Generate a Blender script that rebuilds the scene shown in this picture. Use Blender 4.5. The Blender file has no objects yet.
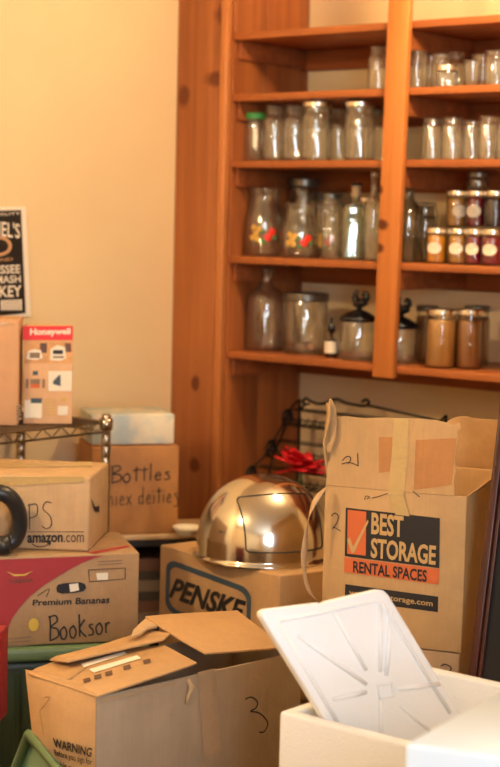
import bpy, bmesh, math, random
from mathutils import Vector as V, Matrix
random.seed(7)
SC = bpy.context.scene
COL = SC.collection
PI = math.pi

# ------------------------------------------------------------------ camera
FPX, EYE = 1680.0, 1.5
PITCH, ROLL = math.atan(161/1680.0), 0.024
CR = V((1, 0, 0)); CF = V((0, math.cos(PITCH), -math.sin(PITCH))); CU = V((0, math.sin(PITCH), math.cos(PITCH)))
CX = CR*math.cos(ROLL) + CU*math.sin(ROLL)
CY = CR*-math.sin(ROLL) + CU*math.cos(ROLL)
CAM = V((0, 0, EYE))
def ray(px, py): return CX*((px-250)/FPX) + CY*((383.5-py)/FPX) + CF
def at(px, py, y):
    d = ray(px, py); return CAM + d*(y/d.y)
def onz(px, py, z):
    d = ray(px, py); return CAM + d*((z-EYE)/d.z)
class Pl:                                    # a plane given by three points, normal turned to the room
    def __init__(s, a, b, c):
        s.o = V(a); s.n = (V(b)-V(a)).cross(V(c)-V(a)).normalized()
        if s.n.dot(CAM-s.o) < 0: s.n = -s.n
    def hit(s, px, py, e=0.0):
        d = ray(px, py); return CAM + d*((s.o-CAM).dot(s.n)/d.dot(s.n)) + s.n*e

cd = bpy.data.cameras.new('camera'); cam = bpy.data.objects.new('camera', cd); COL.objects.link(cam)
m = Matrix((CX, CY, -CF)).transposed().to_4x4(); m.translation = CAM; cam.matrix_world = m
cd.sensor_fit = 'VERTICAL'; cd.sensor_height = 36; cd.sensor_width = 36*500/767; cd.lens = FPX/767*36
cd.dof.use_dof = True; cd.dof.focus_distance = 3.25; cd.dof.aperture_fstop = 4.2; cd.clip_start = .05
SC.camera = cam

# ------------------------------------------------------------------ materials
def nt(name):
    mt = bpy.data.materials.new(name); mt.use_nodes = True
    n = mt.node_tree.nodes; return mt, n, mt.node_tree.links, n['Principled BSDF']
def plain(name, col, rough=.6, metal=0, bump=0, bscale=60, var=0, vscale=5, spec=.5, coat=0):
    mt, n, l, b = nt(name)
    b.inputs['Base Color'].default_value = (*col, 1); b.inputs['Roughness'].default_value = rough
    b.inputs['Metallic'].default_value = metal; b.inputs['Specular IOR Level'].default_value = spec
    b.inputs['Coat Weight'].default_value = coat
    if var or bump: tc = n.new('ShaderNodeTexCoord')
    if var:
        nz = n.new('ShaderNodeTexNoise'); nz.inputs['Scale'].default_value = vscale; nz.inputs['Detail'].default_value = 6
        l.new(tc.outputs['Object'], nz.inputs['Vector'])
        cr = n.new('ShaderNodeValToRGB')
        cr.color_ramp.elements[0].color = (*[c*(1-var) for c in col], 1); cr.color_ramp.elements[0].position = .3
        cr.color_ramp.elements[1].color = (*[min(1, c*(1+var)) for c in col], 1); cr.color_ramp.elements[1].position = .7
        l.new(nz.outputs['Fac'], cr.inputs['Fac']); l.new(cr.outputs['Color'], b.inputs['Base Color'])
    if bump:
        nb = n.new('ShaderNodeTexNoise'); nb.inputs['Scale'].default_value = bscale; nb.inputs['Detail'].default_value = 4
        l.new(tc.outputs['Object'], nb.inputs['Vector'])
        bp = n.new('ShaderNodeBump'); bp.inputs['Strength'].default_value = bump; bp.inputs['Distance'].default_value = .01
        l.new(nb.outputs['Fac'], bp.inputs['Height']); l.new(bp.outputs['Normal'], b.inputs['Normal'])
    return mt
def cardboard(name, col, rough=.62):
    mt, n, l, b = nt(name); b.inputs['Roughness'].default_value = rough; b.inputs['Specular IOR Level'].default_value = .35
    tc = n.new('ShaderNodeTexCoord')
    a = n.new('ShaderNodeTexNoise'); a.inputs['Scale'].default_value = 7; a.inputs['Detail'].default_value = 8; a.inputs['Roughness'].default_value = .65
    l.new(tc.outputs['Object'], a.inputs['Vector'])
    cr = n.new('ShaderNodeValToRGB'); e = cr.color_ramp.elements
    e[0].position = .3; e[0].color = (*[c*.86 for c in col], 1); e[1].position = .72; e[1].color = (*[c*1.1 for c in col], 1)
    l.new(a.outputs['Fac'], cr.inputs['Fac'])
    mp = n.new('ShaderNodeMapping'); mp.inputs['Scale'].default_value = (1, 1, .06); l.new(tc.outputs['Object'], mp.inputs['Vector'])
    f = n.new('ShaderNodeTexNoise'); f.inputs['Scale'].default_value = 160; f.inputs['Detail'].default_value = 2; l.new(mp.outputs['Vector'], f.inputs['Vector'])
    mx = n.new('ShaderNodeMixRGB'); mx.blend_type = 'OVERLAY'; mx.inputs['Fac'].default_value = .07
    l.new(cr.outputs['Color'], mx.inputs['Color1']); l.new(f.outputs['Fac'], mx.inputs['Color2']); l.new(mx.outputs['Color'], b.inputs['Base Color'])
    g = n.new('ShaderNodeTexNoise'); g.inputs['Scale'].default_value = 22; g.inputs['Detail'].default_value = 5; l.new(tc.outputs['Object'], g.inputs['Vector'])
    ad = n.new('ShaderNodeMath'); ad.operation = 'MULTIPLY_ADD'; ad.inputs[1].default_value = .12
    l.new(f.outputs['Fac'], ad.inputs[0]); l.new(g.outputs['Fac'], ad.inputs[2])
    bp = n.new('ShaderNodeBump'); bp.inputs['Strength'].default_value = .35; bp.inputs['Distance'].default_value = .008
    l.new(ad.outputs[0], bp.inputs['Height']); l.new(bp.outputs['Normal'], b.inputs['Normal'])
    return mt
def wood(name, lo, hi, grain=(30, 30, 1.6), rough=.42, knots=(), streak=1.0):
    mt, n, l, b = nt(name); b.inputs['Roughness'].default_value = rough; b.inputs['Specular IOR Level'].default_value = .4
    tc = n.new('ShaderNodeTexCoord'); mp = n.new('ShaderNodeMapping'); mp.inputs['Scale'].default_value = grain
    l.new(tc.outputs['Object'], mp.inputs['Vector'])
    a = n.new('ShaderNodeTexNoise'); a.inputs['Scale'].default_value = streak; a.inputs['Detail'].default_value = 7; a.inputs['Distortion'].default_value = .6
    l.new(mp.outputs['Vector'], a.inputs['Vector'])
    cr = n.new('ShaderNodeValToRGB'); e = cr.color_ramp.elements
    e[0].position = .32; e[0].color = (*lo, 1); e[1].position = .68; e[1].color = (*hi, 1)
    l.new(a.outputs['Fac'], cr.inputs['Fac']); out = cr.outputs['Color']
    wz = n.new('ShaderNodeTexNoise'); wz.inputs['Scale'].default_value = 25; l.new(tc.outputs['Object'], wz.inputs['Vector'])
    for (kx, ky, kz, rx, rz) in knots:
        sb = n.new('ShaderNodeVectorMath'); sb.operation = 'SUBTRACT'; sb.inputs[1].default_value = (kx, ky, kz); l.new(tc.outputs['Object'], sb.inputs[0])
        sc = n.new('ShaderNodeVectorMath'); sc.operation = 'MULTIPLY'; sc.inputs[1].default_value = (.72/rx, 0, .72/rz); l.new(sb.outputs[0], sc.inputs[0])
        ln = n.new('ShaderNodeVectorMath'); ln.operation = 'LENGTH'; l.new(sc.outputs[0], ln.inputs[0])
        ad = n.new('ShaderNodeMath'); ad.operation = 'MULTIPLY_ADD'; ad.inputs[1].default_value = .6; ad.inputs[2].default_value = -.3
        l.new(wz.outputs['Fac'], ad.inputs[0])
        sm = n.new('ShaderNodeMath'); sm.operation = 'ADD'; l.new(ln.outputs['Value'], sm.inputs[0]); l.new(ad.outputs[0], sm.inputs[1])
        kr = n.new('ShaderNodeValToRGB'); kr.color_ramp.elements[0].position = .55; kr.color_ramp.elements[0].color = (1, 1, 1, 1)
        kr.color_ramp.elements[1].position = 1.1; kr.color_ramp.elements[1].color = (0, 0, 0, 1); l.new(sm.outputs[0], kr.inputs['Fac'])
        mx = n.new('ShaderNodeMixRGB'); mx.inputs['Color2'].default_value = (.13, .028, .008, 1)
        l.new(kr.outputs['Color'], mx.inputs['Fac']); l.new(out, mx.inputs['Color1']); out = mx.outputs['Color']
    l.new(out, b.inputs['Base Color'])
    bp = n.new('ShaderNodeBump'); bp.inputs['Strength'].default_value = .12; bp.inputs['Distance'].default_value = .004
    l.new(a.outputs['Fac'], bp.inputs['Height']); l.new(bp.outputs['Normal'], b.inputs['Normal'])
    return mt
def glass(name, tint=(.985, .985, .965), body=.04, rough=.035, bodycol=(.85, .85, .78), edge=.6, base=.085):
    mt, n, l, b = nt(name); n.remove(b); out = n['Material Output']
    tr = n.new('ShaderNodeBsdfTransparent'); tr.inputs['Color'].default_value = (*tint, 1)
    gl = n.new('ShaderNodeBsdfGlossy'); gl.inputs['Roughness'].default_value = rough; gl.inputs['Color'].default_value = (1, 1, 1, 1)
    df = n.new('ShaderNodeBsdfTranslucent'); df.inputs['Color'].default_value = (*bodycol, 1)
    d2 = n.new('ShaderNodeBsdfDiffuse'); d2.inputs['Color'].default_value = (*bodycol, 1)
    dm = n.new('ShaderNodeMixShader'); dm.inputs[0].default_value = .5; l.new(df.outputs[0], dm.inputs[1]); l.new(d2.outputs[0], dm.inputs[2])
    m1 = n.new('ShaderNodeMixShader'); m1.inputs[0].default_value = body; l.new(tr.outputs[0], m1.inputs[1]); l.new(dm.outputs[0], m1.inputs[2])
    lw = n.new('ShaderNodeLayerWeight'); lw.inputs['Blend'].default_value = .5
    pw = n.new('ShaderNodeMath'); pw.operation = 'POWER'; pw.inputs[1].default_value = 3.0; l.new(lw.outputs['Facing'], pw.inputs[0])
    ma = n.new('ShaderNodeMath'); ma.operation = 'MULTIPLY_ADD'; ma.inputs[1].default_value = edge; ma.inputs[2].default_value = base; l.new(pw.outputs[0], ma.inputs[0])
    p2 = n.new('ShaderNodeMath'); p2.operation = 'POWER'; p2.inputs[1].default_value = 2.2; l.new(lw.outputs['Facing'], p2.inputs[0])
    tm = n.new('ShaderNodeMixRGB'); tm.inputs['Color1'].default_value = (*tint, 1); tm.inputs['Color2'].default_value = (*[c*.62 for c in tint], 1)
    l.new(p2.outputs[0], tm.inputs['Fac']); l.new(tm.outputs['Color'], tr.inputs['Color'])
    tc = n.new('ShaderNodeTexCoord'); nz = n.new('ShaderNodeTexNoise'); nz.inputs['Scale'].default_value = 32; l.new(tc.outputs['Object'], nz.inputs['Vector'])
    bp = n.new('ShaderNodeBump'); bp.inputs['Strength'].default_value = .35; bp.inputs['Distance'].default_value = .006
    l.new(nz.outputs['Fac'], bp.inputs['Height']); l.new(bp.outputs['Normal'], gl.inputs['Normal'])
    m2 = n.new('ShaderNodeMixShader'); l.new(ma.outputs[0], m2.inputs[0]); l.new(m1.outputs[0], m2.inputs[1]); l.new(gl.outputs[0], m2.inputs[2])
    l.new(m2.outputs[0], out.inputs['Surface']); return mt
def emis(name, col, s):
    mt, n, l, b = nt(name); b.inputs['Base Color'].default_value = (*col, 1)
    b.inputs['Emission Color'].default_value = (*col, 1); b.inputs['Emission Strength'].default_value = s; return mt

M = dict(
 wall=plain('wall_paint', (.80, .62, .36), .75, bump=.05, bscale=120, var=.03, vscale=3),
 ceil=plain('ceiling_paint', (.78, .70, .56), .85, var=.02, vscale=4),
 floor=wood('floor_boards', (.16, .09, .05), (.24, .14, .08), (12, 1.2, 1), .4),
 panel=wood('cedar_panel', (.27, .075, .020), (.42, .135, .036), (26, 26, 1.4), .42, [(.0, .16, 2.13, .02, .03)]),
 shelf=wood('cedar_board', (.31, .088, .024), (.46, .145, .040), (1.6, 26, 26), .42),
 cleat=wood('cedar_cleat', (.25, .065, .018), (.37, .11, .03), (2, 26, 26), .5),
 trim=wood('cedar_trim', (.40, .135, .035), (.52, .19, .055), (30, 30, 2), .4),
 card=cardboard('cardboard_tan', (.475, .285, .130)),
 card_cool_lit=cardboard('cardboard_cool_lit', (.36, .262, .170)),  # grey cast of the cool daylight painted into the tan board
 card_in=cardboard('cardboard_inside', (.55, .32, .14)),
 card_gold=cardboard('cardboard_golden', (.50, .31, .138)),
 card_dull=cardboard('cardboard_dull', (.40, .255, .135)),
 card_orange=cardboard('cardboard_orange', (.46, .21, .07)),
 card_pale=cardboard('cardboard_pale', (.54, .36, .195)),
 card_peach=cardboard('carton_peach', (.74, .46, .26)),
 card_pink=cardboard('cardboard_rosy', (.60, .34, .18)),
 tape=plain('parcel_tape', (.52, .36, .15), .22, spec=.6, bump=.3, bscale=40),
 tape_faint=plain('faint_tape', (.40, .275, .165), .2, spec=.6, bump=.4, bscale=30),
 tape_clear=plain('clear_tape', (.55, .33, .145), .15, spec=.7, bump=.5, bscale=30),
 ink=plain('marker_ink', (.015, .012, .012), .6),
 print_black=plain('printed_black', (.012, .010, .012), .6),
 print_soft=plain('printed_brown', (.10, .05, .03), .7),
 print_grey=plain('printed_grey', (.22, .16, .11), .7),
 print_orange=plain('printed_orange', (.60, .13, .035), .6),
 print_gold=plain('printed_reveal', (.52, .33, .13), .6),
 print_blue=plain('printed_blue', (.045, .075, .105), .6),
 print_red=plain('printed_crimson', (.34, .022, .026), .5),
 print_yellow=plain('printed_yellow', (.60, .42, .06), .5),
 print_white=plain('printed_white', (.80, .74, .62), .6),
 label_white=plain('label_paper', (.82, .72, .55), .6),
 red=plain('red_carton', (.27, .012, .018), .5),
 hred=plain('bright_red_print', (.75, .02, .02), .5),
 black=plain('black_plastic', (.018, .017, .017), .45, var=.2),
 rubber=plain('black_hose', (.022, .022, .024), .38),
 black_paint=plain('black_paint', (.005, .0045, .005), .8),
 dark_wood=wood('mahogany', (.035, .008, .006), (.075, .018, .012), (40, 40, 3), .3),
 light_wood=wood('pale_board', (.50, .33, .17), (.62, .43, .24), (2, 20, 20), .5),
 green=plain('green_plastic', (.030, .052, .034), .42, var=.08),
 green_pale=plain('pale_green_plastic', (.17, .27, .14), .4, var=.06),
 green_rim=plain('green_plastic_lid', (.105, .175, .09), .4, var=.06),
 foam=plain('white_foam', (.70, .72, .75), .55, bump=.18, bscale=220),
 foam_lid=plain('white_foam_lid', (.88, .89, .90), .42, bump=.10, bscale=220),
 white=plain('white_plastic', (.60, .72, .85), .35),
 snow=None,
 steel=plain('brushed_steel', (.66, .62, .55), .15, 1, bump=.03, bscale=14),
 steel_dark=plain('seam_dark', (.03, .025, .02), .5, .3),
 chrome=plain('dull_chrome', (.42, .36, .28), .28, 1),
 wire=plain('black_wire', (.012, .012, .014), .45, .3),
 lid=plain('jar_lid_metal', (.82, .74, .60), .25, 1),
 lid_dark=plain('jar_lid_grey', (.20, .18, .15), .35, .8),
 lid_black=plain('jar_lid_black', (.012, .011, .012), .25),
 lid_green=plain('green_cap', (.05, .38, .07), .4),
 glass=glass('clear_glass'),
 glass_warm=glass('clear_glass_warm', (.985, .98, .955), .03),
 glass_green=glass('greenish_glass', (.93, .97, .93), .05, bodycol=(.66, .74, .66)),
 glass_dark=glass('smoky_glass', (.82, .81, .78), .03, bodycol=(.3, .3, .3)),
 glass_full=glass('filled_jar_glass', (.995, .99, .98), .0, edge=.3, base=.03),
 amber_glass=plain('amber_bottle', (.035, .014, .006), .15, coat=.5),
 jam_gold=plain('golden_preserve', (.60, .24, .02), .12, var=.2, vscale=40, coat=.6),
 jam_amber=plain('amber_preserve', (.42, .20, .04), .12, var=.25, vscale=40, coat=.6),
 jam_red=plain('berry_preserve', (.19, .006, .018), .12, var=.3, vscale=40, coat=.6),
 jam_black=plain('plum_preserve', (.02, .008, .014), .12, var=.3, vscale=40, coat=.6),
 honey=plain('creamy_honey', (.42, .21, .06), .3, var=.1, vscale=30, coat=.6),
 honey_dark=plain('dark_honey', (.26, .11, .035), .3, var=.1, vscale=30, coat=.6),
 fruit_red=plain('red_fruit_print', (.75, .03, .01), .4), fruit_yellow=plain('yellow_fruit_print', (.62, .36, .07), .4),
 leaf=plain('leaf_print', (.10, .18, .05), .5),
 silk=plain('red_silk', (.62, .008, .018), .5, var=.2, vscale=30),
 grey_book=plain('grey_cover', (.15, .12, .105), .6), brown_book=plain('brown_cover', (.10, .05, .04), .6), dark_book=plain('charcoal_cover', (.035, .032, .035), .6),
 paper=plain('page_block', (.45, .37, .26), .8),
 poster_black=plain('poster_black', (.012, .010, .010), .5), poster_white=plain('poster_white', (.86, .78, .66), .6),
 photo_tan=plain('printed_tan', (.66, .34, .12), .5, var=.3, vscale=30), photo_brown=plain('printed_dark_brown', (.11, .045, .025), .5),
 skirting=plain('white_skirting', (.72, .66, .55), .5),
)
def snow():
    mt, n, l, b = nt('pale_blue_print'); b.inputs['Roughness'].default_value = .5
    tc = n.new('ShaderNodeTexCoord'); a = n.new('ShaderNodeTexNoise'); a.inputs['Scale'].default_value = 11; a.inputs['Detail'].default_value = 3
    l.new(tc.outputs['Object'], a.inputs['Vector']); cr = n.new('ShaderNodeValToRGB'); e = cr.color_ramp.elements
    e[0].position = .42; e[0].color = (.50, .58, .56, 1); e[1].position = .6; e[1].color = (.80, .72, .56, 1)
    l.new(a.outputs['Fac'], cr.inputs['Fac']); l.new(cr.outputs['Color'], b.inputs['Base Color']); return mt
M['snow'] = snow()

# ------------------------------------------------------------------ builders (world coordinates in, local mesh out)
def tag(o, label, cat, group=None):
    o['label'] = label; o['category'] = cat
    if group: o['group'] = group
    return o
def thing(name, label, cat, loc, yaw=0, group=None):
    o = bpy.data.objects.new(name, None); COL.objects.link(o); o.empty_display_size = .05
    o.matrix_world = Matrix.Translation(V(loc)) @ Matrix.Rotation(yaw, 4, 'Z')
    return tag(o, label, cat, group)
def root_of(p):
    mw = Matrix.Identity(4)
    while p is not None: mw = p.matrix_basis @ mw; p = p.parent
    return mw
def obj(name, vf, mat, parent=None, smooth=False, bevel=0, origin=None, sub=0, local=False, segs=2):
    vs, fs = vf
    vs = [V(v) for v in vs]
    mw = root_of(parent) if parent else Matrix.Translation(V(origin)) if origin is not None else Matrix.Identity(4)
    if not local:
        inv = mw.inverted(); vs = [inv @ v for v in vs]
    me = bpy.data.meshes.new(name); me.from_pydata([tuple(v) for v in vs], [], fs); me.update()
    bm = bmesh.new(); bm.from_mesh(me)
    bmesh.ops.recalc_face_normals(bm, faces=bm.faces)
    if bevel:
        es = [e for e in bm.edges if len(e.link_faces) == 2 and e.calc_face_angle(0) > .5]
        bmesh.ops.bevel(bm, geom=es, offset=bevel, segments=segs, affect='EDGES', profile=.5, clamp_overlap=True)
    for f in bm.faces: f.smooth = smooth or bool(bevel)
    bm.to_mesh(me); bm.free()
    me.materials.append(M[mat] if isinstance(mat, str) else mat)
    o = bpy.data.objects.new(name, me); COL.objects.link(o)
    if parent: o.parent = parent
    elif origin is not None: o.location = V(origin)
    if sub:
        md = o.modifiers.new('sub', 'SUBSURF'); md.levels = sub; md.render_levels = sub
    return o
def hexa(p):            # 8 corners: bottom 4 ccw then top 4
    return p, [(0, 3, 2, 1), (4, 5, 6, 7), (0, 1, 5, 4), (1, 2, 6, 5), (2, 3, 7, 6), (3, 0, 4, 7)]
def join(*ms):
    vs, fs = [], []
    for v, f in ms:
        k = len(vs); vs += list(v); fs += [tuple(i+k for i in q) for q in f]
    return vs, fs
def boxm(x0, x1, y0, y1, z0, z1):
    return hexa([(x0, y0, z0), (x1, y0, z0), (x1, y1, z0), (x0, y1, z0), (x0, y0, z1), (x1, y0, z1), (x1, y1, z1), (x0, y1, z1)])
def xf(mesh, mw): return [mw @ V(v) for v in mesh[0]], mesh[1]
def lathe(prof, seg=28, c=(0, 0, 0), power=None):
    vs, fs = [], []; n = len(prof)
    for k in range(seg):
        a = 2*PI*k/seg; ca, sa = math.cos(a), math.sin(a)
        q = 1.0
        if power: q = 1/((abs(ca)**power + abs(sa)**power)**(1/power))
        for r, z in prof: vs.append((c[0]+r*q*ca, c[1]+r*q*sa, c[2]+z))
    for k in range(seg):
        k2 = (k+1) % seg
        for i in range(n-1):
            if prof[i][0] < 1e-6 and prof[i+1][0] < 1e-6: continue
            fs.append((k*n+i, k2*n+i, k2*n+i+1, k*n+i+1))
    vs2, fs2 = vs, fs
    return vs2, fs2
def tube(pts, r, seg=8, closed=False, caps=True):
    pts = [V(p) for p in pts]; n = len(pts); vs, fs = [], []
    rr = r if isinstance(r, (list, tuple)) else [r]*n
    up = None
    for i, p in enumerate(pts):
        a = pts[(i-1) % n] if (closed or i > 0) else p; b = pts[(i+1) % n] if (closed or i < n-1) else p
        t = (b-a).normalized()
        if up is None:
            up = V((0, 0, 1)) if abs(t.z) < .9 else V((1, 0, 0))
        x = up.cross(t)
        if x.length < 1e-4: x = V((1, 0, 0)).cross(t)
        x.normalize(); y = t.cross(x); up = y
        for k in range(seg):
            an = 2*PI*k/seg; vs.append(p + (x*math.cos(an) + y*math.sin(an))*rr[i])
    for i in range(n if closed else n-1):
        j = (i+1) % n
        for k in range(seg):
            k2 = (k+1) % seg; fs.append((i*seg+k, i*seg+k2, j*seg+k2, j*seg+k))
    if caps and not closed:
        fs.append(tuple(range(seg))); fs.append(tuple(range((n-1)*seg, n*seg)))
    return vs, fs
def spline(pts, n=8):
    pts = [V(p) for p in pts]; out = []
    for i in range(len(pts)-1):
        p0 = pts[max(i-1, 0)]; p1 = pts[i]; p2 = pts[i+1]; p3 = pts[min(i+2, len(pts)-1)]
        for k in range(n):
            t = k/n
            out.append(.5*((2*p1) + (p2-p0)*t + (2*p0-5*p1+4*p2-p3)*t*t + (3*p1-p0-3*p2+p3)*t**3))
    out.append(pts[-1]); return out
def slab(pts, th, n):   # polygon extruded backwards along -n
    pts = [V(p) for p in pts]; k = len(pts); n = V(n)
    vs = pts + [p - n*th for p in pts]
    return vs, [tuple(range(k)), tuple(range(2*k-1, k-1, -1))] + [(i, i+k, (i+1) % k + k, (i+1) % k) for i in range(k)]

# printed and written marks, laid on a plane
def decal(name, parent, pl, pts, mat, e=.0015):
    return obj(name, ([pl.hit(x, y, e) for x, y in pts], [tuple(range(len(pts)))]), mat, parent)
def ell(cx, cy, rx, ry, n=20): return [(cx+rx*math.cos(2*PI*k/n), cy+ry*math.sin(2*PI*k/n)) for k in range(n)]
def bil(q, u, v):       # quad TL,TR,BR,BL ; v up
    a = V(q[3]).lerp(V(q[2]), u); b = V(q[0]).lerp(V(q[1]), u); return a.lerp(b, v)
def quadpts(pl, quad, e): return [pl.hit(x, y, e) for x, y in quad]
def text_mesh(body, bold=.012, shear=0, space=1):
    c = bpy.data.curves.new('t', 'FONT'); c.body = body; c.offset = bold; c.shear = shear; c.space_character = space; c.resolution_u = 3
    o = bpy.data.objects.new('t', c); COL.objects.link(o)
    bpy.context.view_layer.update()
    me = bpy.data.meshes.new_from_object(o.evaluated_get(bpy.context.evaluated_depsgraph_get()))
    vs = [v.co.copy() for v in me.vertices]; fs = [tuple(p.vertices) for p in me.polygons]
    bpy.data.objects.remove(o); bpy.data.curves.remove(c); bpy.data.meshes.remove(me)
    x0 = min(v.x for v in vs); x1 = max(v.x for v in vs); y0 = min(v.y for v in vs); y1 = max(v.y for v in vs)
    return [((v.x-x0)/(x1-x0), (v.y-y0)/(y1-y0)) for v in vs], fs
def text(name, parent, pl, body, quad, mat, e=.002, bold=.012, shear=0, arc=0):
    vs, fs = text_mesh(body, bold, shear); q = quadpts(pl, quad, e)
    return obj(name, ([bil(q, u, v - arc*(2*u-1)**2) for u, v in vs], fs), mat, parent)
def ribbon(pts, w, n):
    vs, fs = [], []
    for i, p in enumerate(pts):
        a = pts[max(i-1, 0)]; b = pts[min(i+1, len(pts)-1)]; t = (b-a).normalized(); s = t.cross(n)*(w/2); vs += [p-s, p+s]
    for i in range(len(pts)-1): fs.append((2*i, 2*i+1, 2*i+3, 2*i+2))
    return vs, fs
def stroke(name, parent, pl, lines, w, mat='ink', e=.0018):      # lines traced as curves
    ms = [ribbon(spline([pl.hit(x, y, e) for x, y in ln], 6), w, pl.n) for ln in lines]
    return obj(name, join(*ms), mat, parent)
GLY = {
 'B': (.8, [[(.15, 0), (.2, .5), (.2, 1)], [(.1, .95), (.6, 1), (.72, .78), (.25, .55), (.7, .45), (.75, .15), (.15, 0)]]),
 'o': (.6, [[(.3, .5), (.05, .35), (.1, .05), (.35, .0), (.5, .25), (.35, .5), (.25, .48)]]),
 't': (.45, [[(.25, .9), (.22, .0)], [(.0, .68), (.5, .72)]]),
 'l': (.3, [[(.15, 1.1), (.12, .0)]]),
 'e': (.55, [[(.08, .25), (.42, .3), (.3, .5), (.08, .3), (.15, .02), (.48, .08)]]),
 's': (.5, [[(.42, .5), (.12, .45), (.38, .22), (.35, .02), (.02, .02)]]),
 'n': (.55, [[(.08, .5), (.08, 0)], [(.08, .35), (.3, .5), (.4, .3), (.42, .0)]]),
 'i': (.3, [[(.12, .5), (.12, 0)], [(.12, .68), (.14, .74)]]),
 'x': (.6, [[(.05, .5), (.5, 0)], [(.48, .52), (.05, 0)]]),
 'd': (.6, [[(.4, .45), (.1, .4), (.08, .05), (.4, .1)], [(.45, 1), (.43, 0)]]),
 'k': (.6, [[(.1, 1), (.08, 0)], [(.5, .75), (.1, .35), (.55, -.05)]]),
 'r': (.45, [[(.08, .5), (.08, 0)], [(.08, .3), (.25, .5), (.4, .45)]]),
 'P': (.6, [[(.1, 0), (.12, 1)], [(.05, .95), (.5, .95), (.5, .55), (.12, .45)]]),
 'S': (.7, [[(.6, .95), (.3, 1.0), (.15, .75), (.5, .45), (.55, .1), (.3, -.02), (.05, .1)]]),
 'f': (.5, [[(.48, .5), (.15, .48), (.45, .2), (.4, -.2), (.0, -.22)]]), ' ': (.4, [])}
def scrawl(name, parent, pl, body, quad, w, mat='ink', e=.0018):
    x = 0; L = []
    for ch in body:
        wd, ls = GLY[ch]; L += [[(x+a, b) for a, b in ln] for ln in ls]; x += wd+.08
    q = quadpts(pl, quad, e)
    ms = [ribbon(spline([bil(q, a/x, b) for a, b in ln], 5), w, pl.n) for ln in L]
    return obj(name, join(*ms), mat, parent)

# ------------------------------------------------------------------ the room: shelf axes e1 (along), e2 (into the wall)
TH = math.radians(-39.6)
E1 = V((math.cos(TH), math.sin(TH), 0)); E2 = V((-math.sin(TH), math.cos(TH), 0))
L0 = V((-.052, 5.04, 0)) - E1*.027
RM = Matrix.Translation(L0) @ Matrix.Rotation(TH, 4, 'Z')
def sw(s, t, z): return L0 + E1*s + E2*t + V((0, 0, z))
def s_at(px, py, t):                      # position along the shelf under a pixel, at depth t
    d = ray(px, py); n = E2; k = (L0 + E2*t - CAM).dot(V((n.x, n.y, 0)))/d.dot(n); p = CAM + d*k
    return (p-L0).dot(E1)
S0, S1_, T0, T1, ZC = -.205, 3.72, -5.0, .365, 2.5
def struct(name, mesh, mat, parent=None, bevel=0):
    o = obj(name, xf(mesh, RM), mat, parent, bevel=bevel, origin=L0 if parent is None else None)
    if parent is None: o['kind'] = 'structure'
    return o
struct('floor', boxm(S0-.1, S1_+.1, T0-.1, T1+.1, -.1, 0), 'floor')
struct('ceiling', boxm(S0-.1, S1_+.1, T0-.1, T1+.1, ZC, ZC+.1), 'ceil')
struct('wall_left', boxm(S0-.1, S0, T0-.1, T1+.1, 0, ZC), 'wall')
struct('wall_back', boxm(S0, S1_+.1, T1, T1+.1, 0, ZC), 'wall')
struct('wall_front', boxm(S0, S1_+.1, T0-.1, T0, 0, ZC), 'wall')
WT0, WT1, WZ0, WZ1 = -4.0, -2.9, 1.0, 2.25
struct('wall_right', join(boxm(S1_, S1_+.1, T0, WT0, 0, ZC), boxm(S1_, S1_+.1, WT1, T1, 0, ZC), boxm(S1_, S1_+.1, WT0, WT1, 0, WZ0), boxm(S1_, S1_+.1, WT0, WT1, WZ1, ZC)), 'wall')
wm = (WT0+WT1)/2; X0, X1 = S1_+.02, S1_+.08
struct('window_1', join(boxm(X0, X1, WT0, WT1, WZ0, WZ0+.05), boxm(X0, X1, WT0, WT1, WZ1-.05, WZ1), boxm(X0, X1, WT0, WT0+.05, WZ0, WZ1),
       boxm(X0, X1, WT1-.05, WT1, WZ0, WZ1), boxm(X0, X1, wm-.025, wm+.025, WZ0, WZ1)), 'skirting')
struct('baseboard_left', boxm(S0, S0+.015, T0, -.03, 0, .1), 'skirting')
struct('baseboard_right', boxm(S1_-.015, S1_, T0, T1, 0, .1), 'skirting')

# ------------------------------------------------------------------ built-in shelving
ZS = [2.058, 1.878, 1.682, 1.399, 1.112]; TB = .021
SR = 1.75
sh = thing('built_in_shelves', 'orange stained cedar shelving built into the wall, lined with glass jars', 'shelves', sw(.7, .16, 0), TH)
def rm(mesh): return xf(mesh, RM)
obj('side_panel', rm(join(boxm(-.022, 0, 0, .155, 0, 2.45), boxm(-.022, 0, .157, T1-.002, 0, 2.45))), 'panel', sh, bevel=.0015)
sl0 = s_at(181, 60, -.02)
kn = lambda px, py, rx, rz: None
def stile_knots(lst):
    out = []
    for px, py, rx, rz in lst:
        d = ray(px, py); k = (L0 + E2*-.02 - CAM).dot(E2)/d.dot(E2); p = CAM + d*k; q = (Matrix.Rotation(-TH, 4, 'Z') @ (p - sw(.7, .16, 0)))
        out.append((q.x, 0, q.z, rx, rz))
    return out
M['stile'] = wood('cedar_stile', (.24, .070, .020), (.41, .138, .040), (22, 22, 1.2), .42,
    stile_knots([(229, 14, .05, .026), (221, 78, .05, .022), (232, 66, .022, .05), (184, 96, .02, .03), (196, 383, .014, .022), (195, 465, .02, .022)]))
M['divider'] = wood('cedar_divider', (.48, .155, .036), (.62, .215, .052), (24, 24, 1.5), .42,
    stile_knots([(383, 225, .02, .014), (379, 248, .016, .012), (380, 190, .01, .012), (384, 12, .01, .015)]))
obj('face_stile', rm(boxm(S0+.002, -.032, -.022, 0, 0, 2.45)), 'stile', sh, bevel=.002)
obj('stile_trim', rm(boxm(-.031, -.004, -.027, 0, 0, 2.45)), 'trim', sh, bevel=.005)
d0 = s_at(384.2, 100, -.022); d1 = s_at(405, 100, -.022)
dv = boxm(d0, d1, -.022, -.001, 1.078, 2.45)
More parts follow.
